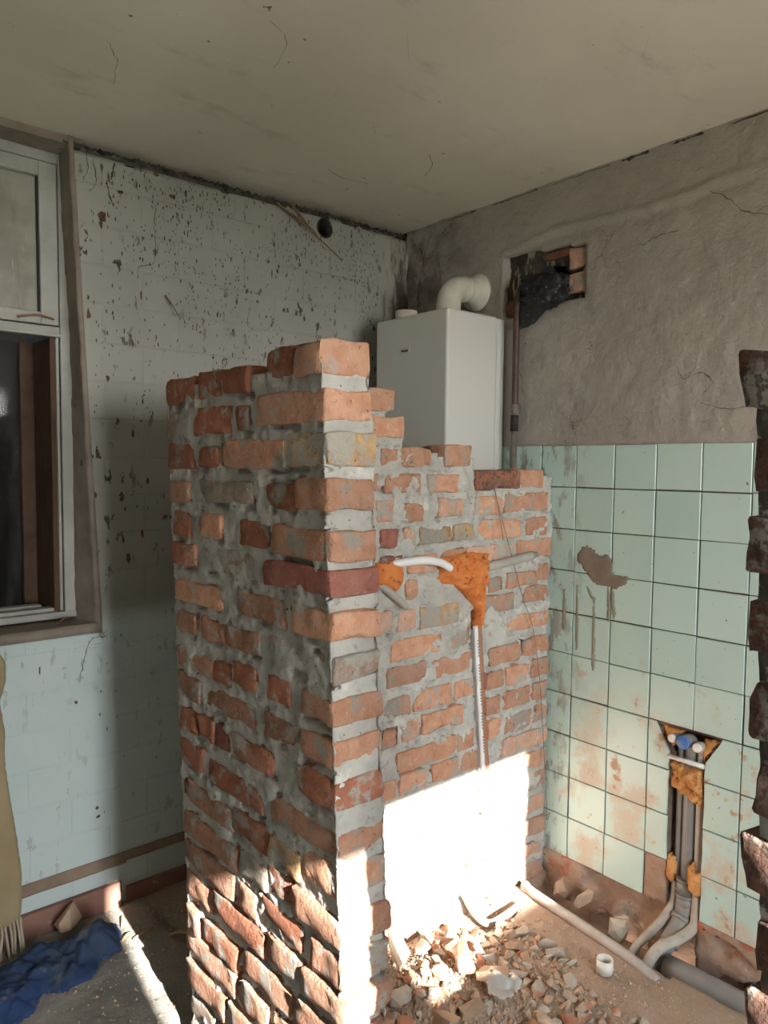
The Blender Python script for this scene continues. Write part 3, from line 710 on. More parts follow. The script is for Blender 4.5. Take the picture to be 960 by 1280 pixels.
# ---- far wall with the high window and the balcony door, back wall
def rect_wall(name, axis_, at, th, u0, u1, z1, openings, mat):
    us = sorted({u0, u1, *[o[0] for o in openings], *[o[1] for o in openings]}); zs_ = sorted({-0.1, z1, *[o[2] for o in openings], *[o[3] for o in openings]})
    us = [v for v in us if u0 <= v <= u1]; zs_ = [v for v in zs_ if -0.1 <= v <= z1]
    P = (lambda u, v: Vector((u, at, v))) if axis_ == 'y' else (lambda u, v: Vector((at, u, v)))
    N = (0, -1, 0) if axis_ == 'y' else (-1, 0, 0)
    return struct(grid_slab(name, P, N, us, zs_, lambda u, v: not any(o[0] < u < o[1] and o[2] < v < o[3] for o in openings), lambda u, v: 0.0, th, mat, smooth=False))
DOOR = (1.435, 1.85, -0.02, 2.145); WIN = (0.51, 1.28, 1.555, 2.145)
rect_wall('wall_far', 'y', 4.0, 0.12, -0.16, 4.4, ZC + 0.05, [DOOR, WIN], PLAIN)
rect_wall('wall_back', 'x', 4.2, 0.12, -0.1, 4.12, ZC + 0.05, [], PLAIN)
struct(box('ground_outside', (-20, 4.13, -0.5), (20, 30, -0.35), M('yard_ground', (0.30, 0.27, 0.20), (0.22, 0.22, 0.13), 1.5, 0.95, 0.2, 8)))
def frame(name, axis_, at, op, label, t=0.025):
    u0, u1, z0, z1 = op; e = thing(name, label, 'window', (0, 0, 0)); del e['category']; struct(e)
    def b(nm, a, c, d, f):
        if axis_ == 'y': box(nm, (a, at, d), (c, at + 0.05, f), WOODW, e)
        else: box(nm, (at, a, d), (at + 0.05, c, f), WOODW, e)
    b('frame_side', u0 - t, u0, z0 - t, z1 + t); b('frame_side', u1, u1 + t, z0 - t, z1 + t)
    b('frame_head', u0, u1, z1, z1 + t); b('frame_sill', u0, u1, z0 - t, z0)
frame('window_2', 'y', 4.03, (0.512, 1.278, 1.557, 2.143), 'high daylight window behind the viewer')
frame('door_1', 'y', 4.03, (1.437, 1.848, 0.0, 2.143), 'open doorway letting the low sun in')

# ---- old window in the left wall
win = thing('window_1', 'old white-painted window with dusty upper pane and dark lower pane', 'window', (1.41, -0.10, 1.0)); del win['category']; struct(win)
grid_slab('reveal', lambda u, v: Vector((max(1.412, xout(v)) + (xout(v) - max(1.412, xout(v))) * max(0, (u + 0.1) / 0.1), u, v)), (1, 0, 0), rng(-0.16, 0.003, 0.0135), rng(WZ0 - 0.03, ZC, 0.02),
    lambda u, v: True, lambda u, v: 0.003 + 0.004 * fb(u, v, 3, 16, 3), 0.012, REVEAL, win)
grid_slab('sill', lambda u, v: Vector((u, v, WZ0 - 0.006)), (0, 0, 1), rng(1.375, 2.9, 0.03), rng(-0.16, 0.012, 0.0135),
    lambda u, v: True, lambda u, v: 0.012 + 0.004 * fb(u, v, 3, 16, 3), 0.02, REVEAL, win)
YW = -0.10
box('head_reveal', (1.40, -0.16, 2.52), (2.9, -0.003, ZC + 0.03), REVEAL, win)
box('outer_post', (1.412, YW - 0.05, 1.0), (1.448, YW, 2.52), WOODW, win, 0.004)
box('head_rail', (1.448, YW - 0.05, 2.485), (2.86, YW, 2.52), WOODW, win, 0.004)
box('bottom_rail', (1.40, YW - 0.06, 1.0), (2.86, YW + 0.006, 1.022), WOODW, win, 0.004)
tr = box('transom', (1.448, YW - 0.055, 1.935), (2.86, YW - 0.002, 1.965), WOODW, win, 0.004)
box('transom_lip', (1.448, YW - 0.002, 1.93), (2.86, YW + 0.012, 1.94), WOODW, tr, 0.002)
us_ = box('upper_sash', (1.452, YW - 0.045, 1.968), (1.507, YW + 0.004, 2.482), WOODW, win, 0.003)
box('sash_rail', (1.507, YW - 0.045, 2.435), (2.86, YW + 0.004, 2.482), WOODW, us_, 0.003)
box('sash_rail', (1.507, YW - 0.045, 1.968), (2.86, YW + 0.004, 2.006), WOODW, us_, 0.003)
box('putty', (1.507, YW - 0.02, 2.006), (1.511, YW - 0.004, 2.435), DARKINK, us_)
box('pane', (1.507, YW - 0.026, 2.0), (2.86, YW - 0.020, 2.44), GLASS_D, us_)
ls = box('lower_sash', (1.452, YW - 0.13, 1.024), (1.462, YW - 0.002, 1.932), WOODW, win, 0.003)
box('inner_jamb', (1.458, YW - 0.20, 1.024), (1.478, YW - 0.012, 1.932), WOODB, ls, 0.003)
box('jamb_board', (1.470, YW - 0.24, 1.024), (1.520, YW - 0.205, 1.932), WOODB, ls, 0.003)
box('pane', (1.50, YW - 0.232, 1.02), (2.86, YW - 0.226, 1.934), GLASS, ls)
box('bottom_bead', (1.462, YW - 0.06, 1.022), (2.86, YW - 0.02, 1.034), WOODW, ls, 0.002)
box('bottom_bead', (1.50, YW - 0.12, 1.022), (2.86, YW - 0.08, 1.038), WOODW, ls, 0.002)
# dim room behind that window, an added box painted dark to hide the sky
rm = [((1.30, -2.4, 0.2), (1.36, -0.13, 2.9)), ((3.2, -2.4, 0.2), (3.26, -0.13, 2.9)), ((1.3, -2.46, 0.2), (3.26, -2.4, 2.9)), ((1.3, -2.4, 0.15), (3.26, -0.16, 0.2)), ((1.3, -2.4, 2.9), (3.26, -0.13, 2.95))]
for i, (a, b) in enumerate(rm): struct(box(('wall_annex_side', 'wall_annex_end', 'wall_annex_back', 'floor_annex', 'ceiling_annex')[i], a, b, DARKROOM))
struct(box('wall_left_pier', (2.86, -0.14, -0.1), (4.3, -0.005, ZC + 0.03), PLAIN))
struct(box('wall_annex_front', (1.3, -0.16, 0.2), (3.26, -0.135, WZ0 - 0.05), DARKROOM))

# ================================================================ BRICK PARTITION (L shape)
XB, YA = 1.41, 0.815
part = thing('brick_partition', 'rough L-shaped red brick partition with smeared grey mortar in the middle', 'brick wall', (1.35, 1.0, 0.0))
def b_y0(z): return 0.612 + 0.070 * (1.716 - z)
def b_y1(z): return 1.313 + 0.062 * (1.716 - z)
B = [(1,614,778,1671,1736,'r'),(1,795,914,1677,1741,'r'),(1,920,1043,1677,1738,'r'),(1,1110,1209,1700,1760,'r'),(1,1218,1315,1694,1764,'o'),(2,619,757,1586,1651,'g'),(2,774,958,1587,1657,'r'),(2,983,1040,1596,1649,'r'),(2,1074,1320,1606,1666,'o'),(3,629,772,1509,1571,'r'),(3,806,898,1512,1560,'r'),(3,906,1175,1512,1572,'o'),(3,1186,1328,1517,1587,'y'),(4,639,757,1423,1477,'o'),(4,804,1058,1430,1481,'w'),(4,1114,1223,1429,1478,'r'),(4,1228,1331,1434,1493,'o'),(5,656,749,1337,1400,'r'),(5,810,908,1347,1403,'o'),(5,1003,1121,1345,1392,'r'),(5,1139,1338,1334,1393,'o'),(6,654,775,1263,1317,'r'),(6,815,1083,1264,1322,'g'),(6,1104,1342,1267,1318,'d'),(7,667,915,1175,1222,'o'),(7,985,1182,1180,1236,'b'),(7,1210,1351,1181,1237,'o'),(8,673,779,1097,1140,'o'),(8,813,926,1100,1145,'b'),(8,932,1076,1100,1146,'b'),(8,1119,1192,1104,1155,'g'),(8,1201,1351,1101,1150,'g'),(9,671,864,1004,1048,'b'),(9,870,949,1006,1046,'r'),(9,961,1067,1017,1067,'r'),(9,1114,1201,1022,1067,'r'),(9,1247,1352,1018,1069,'o'),(10,677,797,925,981,'b'),(10,830,1056,928,980,'b'),(10,1103,1233,934,984,'b'),(10,1242,1353,935,987,'o'),(11,687,789,835,897,'r'),(11,796,874,843,897,'r'),(11,881,948,848,894,'d'),(11,966,1138,851,895,'r'),(11,1229,1361,854,912,'r'),(12,688,808,745,812,'r'),(12,841,1087,745,798,'r'),(12,1128,1366,758,809,'o'),(13,701,958,656,710,'b'),(13,964,1118,666,721,'r'),(13,1123,1239,668,714,'y'),(13,1248,1370,681,743,'o'),(14,714,987,569,624,'b'),(14,999,1113,585,634,'w'),(14,1118,1211,599,648,'r'),(14,1216,1383,590,647,'b'),(15,705,963,488,548,'b'),(15,986,1065,495,552,'b'),(15,1076,1244,512,568,'r'),(15,1280,1384,508,567,'b'),(16,711,850,401,461,'b'),(16,863,1097,421,478,'r'),(16,1107,1244,440,492,'b'),(16,1253,1396,438,490,'b'),(17,725,789,315,376,'b'),(17,802,974,319,374,'r'),(17,1009,1207,345,403,'b'),(17,1222,1400,352,408,'b')]
rb = random.Random(5)
for r, base in ((18, 0.262), (19, 0.178), (20, 0.093), (21, 0.010)):
    y = b_y0(base); ye = b_y1(base)
    first = True
    while y < ye - 0.05:
        L = rb.choice((0.13, 0.20, 0.25, 0.245)); y2 = y + L
        if y2 > ye - 0.09: y2 = ye
        z0 = base + 0.035 * (y - 1.0)
        B.append((r, round(y * 1000), round(y2 * 1000), round(z0 * 1000), round((z0 + 0.058) * 1000), rb.choice('brbbg')))
        y = y2 + 0.018
last = {}
for t_ in B: last[t_[0]] = max(last.get(t_[0], 0), t_[2])
for i, (r, y0, y1, z0, z1, k) in enumerate(B):
    y0, y1, z0, z1 = y0 / 1000, y1 / 1000, z0 / 1000, z1 / 1000
    if r >= 2:
        c = (z0 + z1) / 2; hgt = min(0.067, max(z1 - z0 + 0.004, 0.055)); z0, z1 = c - hgt / 2, c + hgt / 2; y0 -= 0.003; y1 += 0.003
    end = abs(y1 * 1000 - last[r]) < 2
    if end: y1 = b_y1((z0 + z1) / 2) + rb.uniform(-0.004, 0.005)
    x1 = XB + rb.uniform(-0.003, 0.004) - (0.004 if k in 'g' else 0); x0 = 1.288 + rb.uniform(-0.004, 0.004)
    o = put_brick(part, ((x0 + x1) / 2, (y0 + y1) / 2, (z0 + z1) / 2), y1 - y0, x1 - x0, z1 - z0, i + 1, 'y', BM[k], n=(7, 4, 4))
# mortar of the free leg: a lumpy loop
def gap_depth(u, v, rects, seed):
    """open crack hugging the brick outlines, mostly under the bricks"""
    best = 0.0
    for (a, b, c, d) in rects:
        if a - 0.012 < u < b + 0.012 and c - 0.015 < v < d + 0.012:
            du = max(a - u, u - b, 0); dn = max(c - v, 0); dt = max(v - d, 0)
            if du == 0 and dn == 0 and dt == 0: return 0.0
            w1 = 0.013 if dn > 0 else 0.009
            dd = math.hypot(du, max(dn, dt))
            n_ = noise.noise(Vector((u * 17 + seed, v * 17, seed))) + 0.5 * noise.noise(Vector((u * 50, v * 50, seed + 4)))
            if dd < w1 and n_ > (0.05 if dn > 0 else 0.28): best = max(best, min(1, (n_ - (0.05 if dn > 0 else 0.28)) * 5))
    return 0.020 * best
def bucket(rects, h=0.1):
    D = {}
    for r in rects:
        for k in range(int((r[2] - 0.02) / h) - 1, int((r[3] + 0.02) / h) + 2): D.setdefault(k, []).append(r)
    return lambda v: D.get(int(v / h), ())
def mortar_leg(name, x0, x1, y0f, y1f, ztop, mat, parent, rec=0.007, seed=0.0, step=0.0055, zbot=-0.05, amp=1.0, rects=()):
    look = bucket(rects)
    nzz = int((ztop - zbot) / step); V = []; Fc = []
    ny = int((y1f(1) - y0f(1)) / step); nx = int((x1 - x0) / step); per = None
    for j in range(nzz + 1):
        z = zbot + (ztop - zbot) * j / nzz; ya, yb = y0f(z), y1f(z); ring = []
        for i in range(ny): ring.append((x1, ya + (yb - ya) * i / ny, 1, 0))
        for i in range(nx): ring.append((x1 - (x1 - x0) * i / nx, yb, 0, 1))
        for i in range(ny): ring.append((x0, yb - (yb - ya) * i / ny, -1, 0))
        for i in range(nx): ring.append((x0 + (x1 - x0) * i / nx, ya, 0, -1))
        per = len(ring)
        for (x, y, nx_, ny_) in ring:
            lo_ = 1.0 + 1.1 * max(0, min(1, (0.62 - z) / 0.2))
            e = (-rec * 1.05 + amp * (0.0042 * fb(x + seed, y, z * 1.4, 14, 6) + 0.0034 * fb(x, y + seed, z, 50, 4))) * lo_
            g = fb(x + 3 + seed, y * 1.2, z * 1.2, 5.0, 3)
            if g > 0.22: e += 0.005 * min(1, (g - 0.22) * 4)
            if nx_ > 0 and rects: e -= gap_depth(y, z, look(z), seed)
            V.append((x + nx_ * e, y + ny_ * e, z + (0.010 * fb(x, y, 0, 20, 3) if j == nzz else 0)))
    for j in range(nzz):
        for i in range(per):
            i2 = (i + 1) % per
            Fc.append((j * per + i, j * per + i2, (j + 1) * per + i2, (j + 1) * per + i))
    Fc.append(tuple(nzz * per + i for i in range(per)))
    return finish(name, V, Fc, mat, parent)
mortar_leg('mortar', 1.288, XB, b_y0, b_y1, 1.712, MORTAR, part, rects=[(q[1] / 1000, q[2] / 1000, q[3] / 1000, q[4] / 1000) for q in B])
# --- the leg that meets the tiled wall
A = [(782,883,1680,1745,'o'),(748,882,1603,1664,'o'),(451,575,1521,1587,'o'),(627,760,1518,1577,'o'),(762,834,1523,1571,'o'),(68,195,1446,1512,'o'),(199,427,1443,1507,'k'),(831,865,1448,1500,'o'),(672,820,1439,1496,'o'),(502,643,1436,1492,'o'),(32,271,1365,1428,'o'),(289,425,1356,1421,'o'),(482,597,1359,1417,'p'),(781,851,1355,1417,'p'),(660,736,1350,1404,'o'),(36,156,1278,1343,'o'),(181,412,1273,1343,'o'),(428,524,1282,1332,'y'),(688,739,1277,1331,'p'),(762,836,1275,1332,'d'),(529,674,1277,1330,'y'),(12,206,1193,1266,'o'),(212,459,1195,1253,'p'),(472,589,1192,1254,'o'),(745,837,1187,1251,'d'),(594,727,1187,1246,'o'),(679,737,1110,1169,'o'),(19,83,1110,1176,'o'),(88,257,1098,1150,'o'),(275,351,1092,1144,'p'),(689,765,1016,1080,'p'),(20,157,1036,1094,'o'),(777,848,1016,1084,'p'),(212,366,1020,1080,'p'),(497,670,1013,1078,'y'),(12,247,942,996,'o'),(431,527,931,998,'p'),(563,789,925,994,'o'),(642,802,845,912,'p'),(12,170,842,906,'o'),(428,618,838,904,'o'),(181,344,836,900,'o'),(412,506,757,817,'o'),(12,110,755,822,'o'),(702,815,748,815,'p'),(265,354,757,815,'o'),(518,690,750,818,'o'),(118,254,752,818,'o'),(471,660,672,736,'o'),(12,101,666,732,'o'),(112,269,668,730,'o'),(276,350,662,729,'o'),(670,740,668,730,'p'),(752,825,663,727,'o'),(12,90,587,649,'p'),(259,335,581,645,'o'),(97,250,576,642,'p'),(408,489,575,638,'o'),(500,763,572,640,'o')]
ra = random.Random(9)
def groove(z): return 0.31 + 0.10 * max(0, min(1, z / 0.976))
for r in range(14, 21):
    zb = 1.7145 - 0.0848 * r - 0.031 + 0.004; x = 0.012 + (0 if r % 2 else 0.0)
    first = True
    while x < 1.24:
        L = ra.choice((0.12, 0.25, 0.25, 0.22)) if not first else (0.125 if r % 2 else 0.25)
        first = False
        x2 = min(x + L, 1.285); g = groove(zb + 0.03)
        if x < g - 0.045 < x2: x2 = g - 0.047
        elif g - 0.05 <= x < g + 0.022: x = g + 0.024; x2 = x + L * 0.7
        if x2 - x > 0.045: A.append((round(x * 1000), round(x2 * 1000), round((zb) * 1000), round((zb + 0.062) * 1000), ra.choice('oooppo')))
        x = x2 + ra.uniform(0.012, 0.020)
# courses hidden behind the free leg
for r in range(0, 14):
    zb = 1.7145 - 0.0848 * r - 0.031; x = 0.875 if r else 0.895
    while x < 1.2:
        x2 = min(x + ra.choice((0.12, 0.245)), 1.283)
        if x2 > 1.22: x2 = 1.283
        A.append((round(x * 1000), round(x2 * 1000), round(zb * 1000), round((zb + 0.062) * 1000), ra.choice('oop'))); x = x2 + 0.015
for i, (x0, x1, z0, z1, k) in enumerate(A):
    x0, x1, z0, z1 = x0 / 1000, x1 / 1000, z0 / 1000, z1 / 1000
    c = (z0 + z1) / 2; hgt = max(0.055, min(0.067, z1 - z0 + 0.003)); L = x1 - x0
    y1 = YA + ra.uniform(-0.003, 0.004)
    put_brick(part, ((x0 + x1) / 2, (y1 + 0.70) / 2, c), L, y1 - 0.70, hgt, 200 + i, 'x', BM[k], n=(max(3, int(L / 0.03)), 2, 4))
def a_top(x):
    if x < 0.435: return 1.486 + 0.006 * noise.noise(Vector((x * 30, 1, 1)))
    if x < 0.60: return 1.548
    if x < 0.75: return 1.560
    if x < 0.80: return 1.65
    return 1.715
a_look = bucket([(q[0] / 1000, q[1] / 1000, q[2] / 1000, q[3] / 1000) for q in A if q[0] < 900])
def a_disp(x, z):
    e = -0.0065 + 0.0055 * fb(x, 2.2, z * 1.4, 14, 6) + 0.0042 * fb(x, 9.2, z, 46, 4) - gap_depth(x, z, a_look(z), 12)
    g = fb(x * 1.2 + 7, 3.1, z * 1.2, 5.5, 3)
    if g > 0.22: e += 0.006 * min(1, (g - 0.22) * 5)
    gx = groove(z)
    if z < 1.04 and gx - 0.045 < x < gx + 0.022: e = -0.030 + 0.003 * fb(x, 4, z, 25, 3)
    if x < 0.02: e -= 0.006
    return e
grid_slab('mortar', lambda u, v: Vector((u, YA, v)), (0, 1, 0), rng(0.004, 0.95, 0.0055) + rng(0.95, 1.29, 0.02)[1:], rng(-0.05, 1.72, 0.0055),
    lambda u, v: v < a_top(u), a_disp, 0.112, MORTAR, part)
# brown lining of the pipe groove
V = []
grid_slab('groove_lining', lambda u, v: Vector((groove(v) - 0.012 - u, YA - 0.024, v)), (0, 1, 0), rng(0.0, 0.030, 0.010), rng(0.0, 1.02, 0.02),
    lambda u, v: True, lambda u, v: 0.008 + 0.002 * fb(u, v, 1, 30, 2), 0.004, M('chase_brown', (0.40, 0.22, 0.14), (0.33, 0.17, 0.11), 14, 0.95, 0.4, 60), part)

# ---- second brick wall on the right of the opening
jam = thing('brick_pier', 'dark brick wall edge at the far right of the opening', 'brick wall', (1.37, 2.5, 0.0))
rc = random.Random(21); proto = [brick_mesh(L, 0.12, 0.064, 700 + i, (5, 2, 3), chip=0.012, rough=0.005) for i, L in enumerate((0.25, 0.25, 0.12, 0.12))]
for r in range(19):
    zc = 1.612 - 0.0868 * r; y = 2.107 + 0.046 * (1.612 - zc) + rc.uniform(-0.004, 0.008); half = r % 2 == 0; k = 0
    while y < 2.85:
        if half and k == 0: me = proto[rc.choice((2, 3))]; L = 0.12
        else: me = proto[rc.choice((0, 1))]; L = 0.25
        if y + L > 2.88: break
        o = link('brick', me, BM['s'], jam, (1.37 + rc.uniform(-0.004, 0.005), y + L / 2, zc)); o.rotation_euler = (rc.uniform(-.02, .02), rc.uniform(-.012, .012), math.pi / 2 + rc.choice((0, math.pi)) + rc.uniform(-.015, .015))
        y += L + 0.014; k += 1
mortar_leg('mortar', 1.31, 1.428, lambda z: 2.118 + 0.046 * (1.612 - z), lambda z: 2.852, 1.60, MORTAR_D, jam, rec=0.007, seed=31, step=0.014)

# ================================================================ FIXTURES ON THE PARTITION
PA = lambda u, v: Vector((u, YA - 0.004, v))
fm = blob('foam_patch', PA, (0, 1, 0), [(0.578, 1.232), (0.50, 1.243), (0.43, 1.238), (0.378, 1.232), (0.352, 1.23), (0.365, 1.20), (0.372, 1.13), (0.376, 1.08), (0.382, 1.03), (0.385, 0.985), (0.413, 0.975), (0.418, 1.03), (0.425, 1.06), (0.47, 1.10), (0.52, 1.135), (0.575, 1.148), (0.60, 1.165), (0.585, 1.19), (0.592, 1.21)], 0.005, 0.030, 0.026, FOAM, None, 0.02, 26, 0.03)
tag(fm, 'large lump of orange expanding foam on the brick wall around the conduit', 'foam')
fm2 = blob('foam_patch', PA, (0, 1, 0), [(0.742, 1.235), (0.80, 1.24), (0.85, 1.232), (0.848, 1.17), (0.80, 1.145), (0.765, 1.14), (0.742, 1.17)], 0.006, 0.016, 0.010, FOAM, None, 0.02, 18, 0.02, 4)
tag(fm2, 'small orange foam patch beside the brick corner', 'foam')
cn = tube('white_conduit', [(0.80, 0.805, 1.222), (0.742, 0.826, 1.230), (0.68, 0.838, 1.232), (0.62, 0.842, 1.222), (0.575, 0.84, 1.203), (0.55, 0.825, 1.19)], 0.0125, PVC_WHITE)
tag(cn, 'short curved white conduit entering the orange foam', 'pipe')
gc = thing('grey_conduit', 'grey horizontal conduit length on the bricks right of the foam', 'pipe', (0.25, YA + 0.012, 1.2))
hollow('sleeve', [(0.385, 0.832, 1.186), (0.27, 0.834, 1.196), (0.148, 0.833, 1.208)], 0.0155, 0.0125, PVC_LIGHT, gc)
hollow('inner_tube', [(0.30, 0.833, 1.194), (0.122, 0.834, 1.211)], 0.0105, 0.0075, PVC_LIGHT, gc)
st = hollow('conduit_stub', [(0.845, 0.80, 1.178), (0.80, 0.825, 1.140), (0.742, 0.832, 1.094)], 0.0115, 0.009, PVC_LIGHT)
tag(st, 'slanting grey conduit stub poking out beside the brick corner', 'pipe')
wp = thing('white_pipe', 'thin white printed plastic pipe running down a groove in the bricks', 'pipe', (0.37, YA, 0.0))
tube('barrel', [(groove(z) + 0.010, YA + 0.002, z) for z in (0.012, 0.25, 0.5, 0.75, 0.99)], 0.0085, PVC_WHITE, wp, 12, 3)
V = []; Fc = []
for i in range(40):
    z = 0.55 + i * 0.0105
    if i % 8 in (6, 7): continue
    n = len(V); x = groove(z) + 0.010
    V += [(x - 0.002, YA + 0.0118, z), (x + 0.003, YA + 0.0116, z), (x + 0.003, YA + 0.0116, z + 0.006), (x - 0.002, YA + 0.0118, z + 0.006)]; Fc.append((n, n + 1, n + 2, n + 3))
stuff(finish('print', V, Fc, M('print_grey', (0.25, 0.28, 0.33), None, bump=0), wp, smooth=False))
wr1 = tube('hanging_wire', [(0.349, YA + 0.002, 1.47), (0.33, YA + 0.012, 1.40), (0.29, YA + 0.014, 1.30), (0.245, YA + 0.022, 1.17), (0.20, YA + 0.024, 1.06), (0.137, YA + 0.02, 0.95), (0.09, YA + 0.02, 0.75), (0.06, YA + 0.022, 0.5), (0.035, YA + 0.024, 0.26), (0.03, YA + 0.022, 0.21), (0.015, YA + 0.024, 0.235)], 0.0013, WIRE, None, 6, 5)
tag(wr1, 'long thin wire dangling down the right of the brick wall', 'wire')
wr2 = tube('hanging_wire', [(0.345, YA + 0.004, 1.47), (0.332, YA + 0.018, 1.38), (0.31, YA + 0.016, 1.30), (0.30, YA + 0.014, 1.27)], 0.0012, WIRE, None, 6, 5)
tag(wr2, 'short thin wire hanging at the top of the brick wall', 'wire')

# ================================================================ BOILER
bo = thing('wall_boiler', 'white wall-hung boiler behind the brick partition', 'boiler', (0.16, 0.373, 1.39))
cv = box('front_cover', (0.052, 0.173, 1.39), (0.323, 0.573, 2.090), ENAMEL, bo, 0.010, 3)
box('back_casing', (0.006, 0.178, 1.39), (0.050, 0.569, 2.086), ENAMEL, bo, 0.004)
bp = box('badge', (0.3225, 0.318, 1.945), (0.3255, 0.372, 1.972), BADGE, bo, 0.001)
for i, (y, w_, h_) in enumerate(((0.333, 0.007, 0.008), (0.341, 0.006, 0.007), (0.349, 0.006, 0.007), (0.357, 0.006, 0.007), (0.364, 0.004, 0.008))):
    box('lettering', (0.3254, y - w_ / 2, 1.954), (0.3262, y + w_ / 2, 1.954 + h_), DARKINK, bp)
tube('flue_plug', [(0.235, 0.255, 2.088), (0.235, 0.255, 2.132)], 0.044, ENAMEL_F, bo, 24, 1)
tube('flue_collar', [(0.165, 0.42, 2.088), (0.165, 0.42, 2.105)], 0.052, ENAMEL_F, bo, 28, 1)
el = tube('flue_elbow', [(0.165, 0.42, 2.10), (0.165, 0.42, 2.135), (0.157, 0.42, 2.175), (0.130, 0.42, 2.203), (0.095, 0.42, 2.213), (0.004, 0.42, 2.214)], 0.047, ENAMEL_F, bo, 28, 6)
tube('elbow_ring', [(0.085, 0.42, 2.214), (0.068, 0.42, 2.214)], 0.0505, ENAMEL_F, el, 28, 1)
def lathe(name, prof, c, ax, mat, parent=None, n=28):
    ax = Vector(ax).normalized(); a = ax.orthogonal().normalized(); b = ax.cross(a); V = []; Fc = []
    for (r, h) in prof:
        for k in range(n):
            t = 2 * math.pi * k / n; V.append(Vector(c) + ax * h + (a * math.cos(t) + b * math.sin(t)) * r)
    for i in range(len(prof) - 1):
        for k in range(n):
            Fc.append((i * n + k, i * n + (k + 1) % n, (i + 1) * n + (k + 1) % n, (i + 1) * n + k))
    Fc.append(tuple(reversed(range(n)))); Fc.append(tuple((len(prof) - 1) * n + k for k in range(n)))
    return finish(name, V, Fc, mat, parent)
lathe('wall_rosette', [(0.074, 0.0), (0.074, 0.006), (0.070, 0.012), (0.058, 0.020), (0.050, 0.034)], (0.004, 0.42, 2.214), (1, 0, 0), ENAMEL_F, bo)
lathe('screw', [(0.006, 0), (0.006, 0.006), (0.003, 0.009)], (0.10, 0.53, 2.089), (0, 0, 1), CAPW, bo, 10)

# ---- pipe from the recess, black bag
gp = thing('gas_pipe', 'brown painted steel pipe running down from the wall recess beside the boiler', 'pipe', (0.03, 0.645, 1.10))
tube('painted_length', [(-0.03, 0.655, 2.22), (0.012, 0.650, 2.19), (0.030, 0.648, 2.13), (0.030, 0.646, 2.0), (0.030, 0.645, 1.70)], 0.0125, STEEL_BR, gp, 12, 5)
tube('coupling', [(0.030, 0.645, 1.655), (0.030, 0.645, 1.715)], 0.0155, SOOT_SHADE, gp, 12, 1, wob=0.2)
tube('wrapped_joint', [(0.030, 0.645, 1.714), (0.030, 0.645, 1.755)], 0.0138, STEEL_GR, gp, 12, 1, wob=0.3)
tube('bare_length', [(0.030, 0.645, 1.10), (0.030, 0.645, 1.66)], 0.0115, STEEL_GR, gp, 12, 1)
# bag: crumpled lump with tails
def lump(name, c, rad, mat, parent=None, amp=0.25, sc=6, seed=0, sub=4, tail=()):
    bm = bmesh.new(); bmesh.ops.create_icosphere(bm, subdivisions=sub, radius=1.0)
    for v in bm.verts:
        d = v.co.normalized(); k = 1 + amp * fb(d.x + seed, d.y, d.z, sc / 3, 4) - amp * 0.8 * abs(noise.noise(d * sc + Vector((seed, 3, 1))))
        p = Vector((d.x * rad[0], d.y * rad[1], d.z * rad[2])) * k
        for (td, tl, tw) in tail:
            q = d.dot(Vector(td).normalized())
            if q > tw: p += Vector(td) * tl * ((q - tw) / (1 - tw)) ** 1.5
        v.co = p
    for f in bm.faces: f.smooth = True
    me = bpy.data.meshes.new(name); bm.to_mesh(me); bm.free()
    return link(name, me, mat, parent, c)
bag = lump('plastic_bag', (0.020, 0.765, 2.160), (0.045, 0.105, 0.070), BAG, None, 0.34, 5.5, 3, 5, (((0.1, -0.50, -0.85), 0.075, 0.82), ((0.05, 0.9, -0.45), 0.015, 0.8), ((-0.2, -0.8, 0.25), 0.03, 0.7)))
tag(bag, 'crumpled black plastic bag stuffed into the wall recess', 'bag')

# ================================================================ PIPES IN THE CHASE AND TRENCH
dp = thing('drain_pipe', 'thick grey plastic drain pipe rising in the wall chase with a blue plug', 'pipe', (-0.02, 1.35, -0.06))
tube('barrel', [(-0.035, 1.349, 0.12), (-0.035, 1.349, 0.35), (-0.035, 1.349, 0.60)], 0.0215, PVC_GREY, dp, 20, 2)
tube('top_elbow', [(-0.035, 1.349, 0.585), (-0.035, 1.349, 0.625), (-0.020, 1.349, 0.650), (0.022, 1.349, 0.655)], 0.0215, PVC_GREY, dp, 20, 5)
lathe('plug', [(0.019, 0), (0.0215, 0.002), (0.0215, 0.010), (0.018, 0.012)], (0.021, 1.349, 0.655), (1, 0, 0.05), CAPB, dp, 24)
for z, r in ((0.165, 0.0285), (0.115, 0.0295)):
    tube('socket', [(-0.03, 1.347, z - 0.026), (-0.03, 1.347, z + 0.020)], r, PVC_GREY, dp, 22, 1)
    tube('socket_ring', [(-0.03, 1.347, z + 0.016), (-0.03, 1.347, z + 0.026)], r + 0.003, PVC_GREY, dp, 22, 1)
tube('foot_elbow', [(-0.030, 1.347, 0.10), (-0.022, 1.345, 0.06), (0.010, 1.340, 0.022), (0.05, 1.335, -0.005)], 0.0300, PVC_GREY, dp, 22, 5)
tube('elbow_ring', [(-0.020, 1.344, 0.060), (-0.010, 1.343, 0.050)], 0.0345, PVC_GREY, dp, 22, 1)
tube('tail', [(0.04, 1.338, 0.005), (0.085, 1.325, -0.03), (0.12, 1.315, -0.07)], 0.026, PVC_GREY, dp, 20, 4)
hz = tube('drain_run', [(0.105, 1.36, -0.045), (0.100, 1.7, -0.040), (0.098, 2.6, -0.035)], 0.040, PVC_GREY, None, 24, 3)
tag(hz, 'fat grey drain pipe lying in the trench along the tiled wall', 'pipe')
hot = thing('water_pipe', 'sleeved water pipe in the chase, left of the drain pipe', 'pipe', (-0.03, 1.312, 0.0))
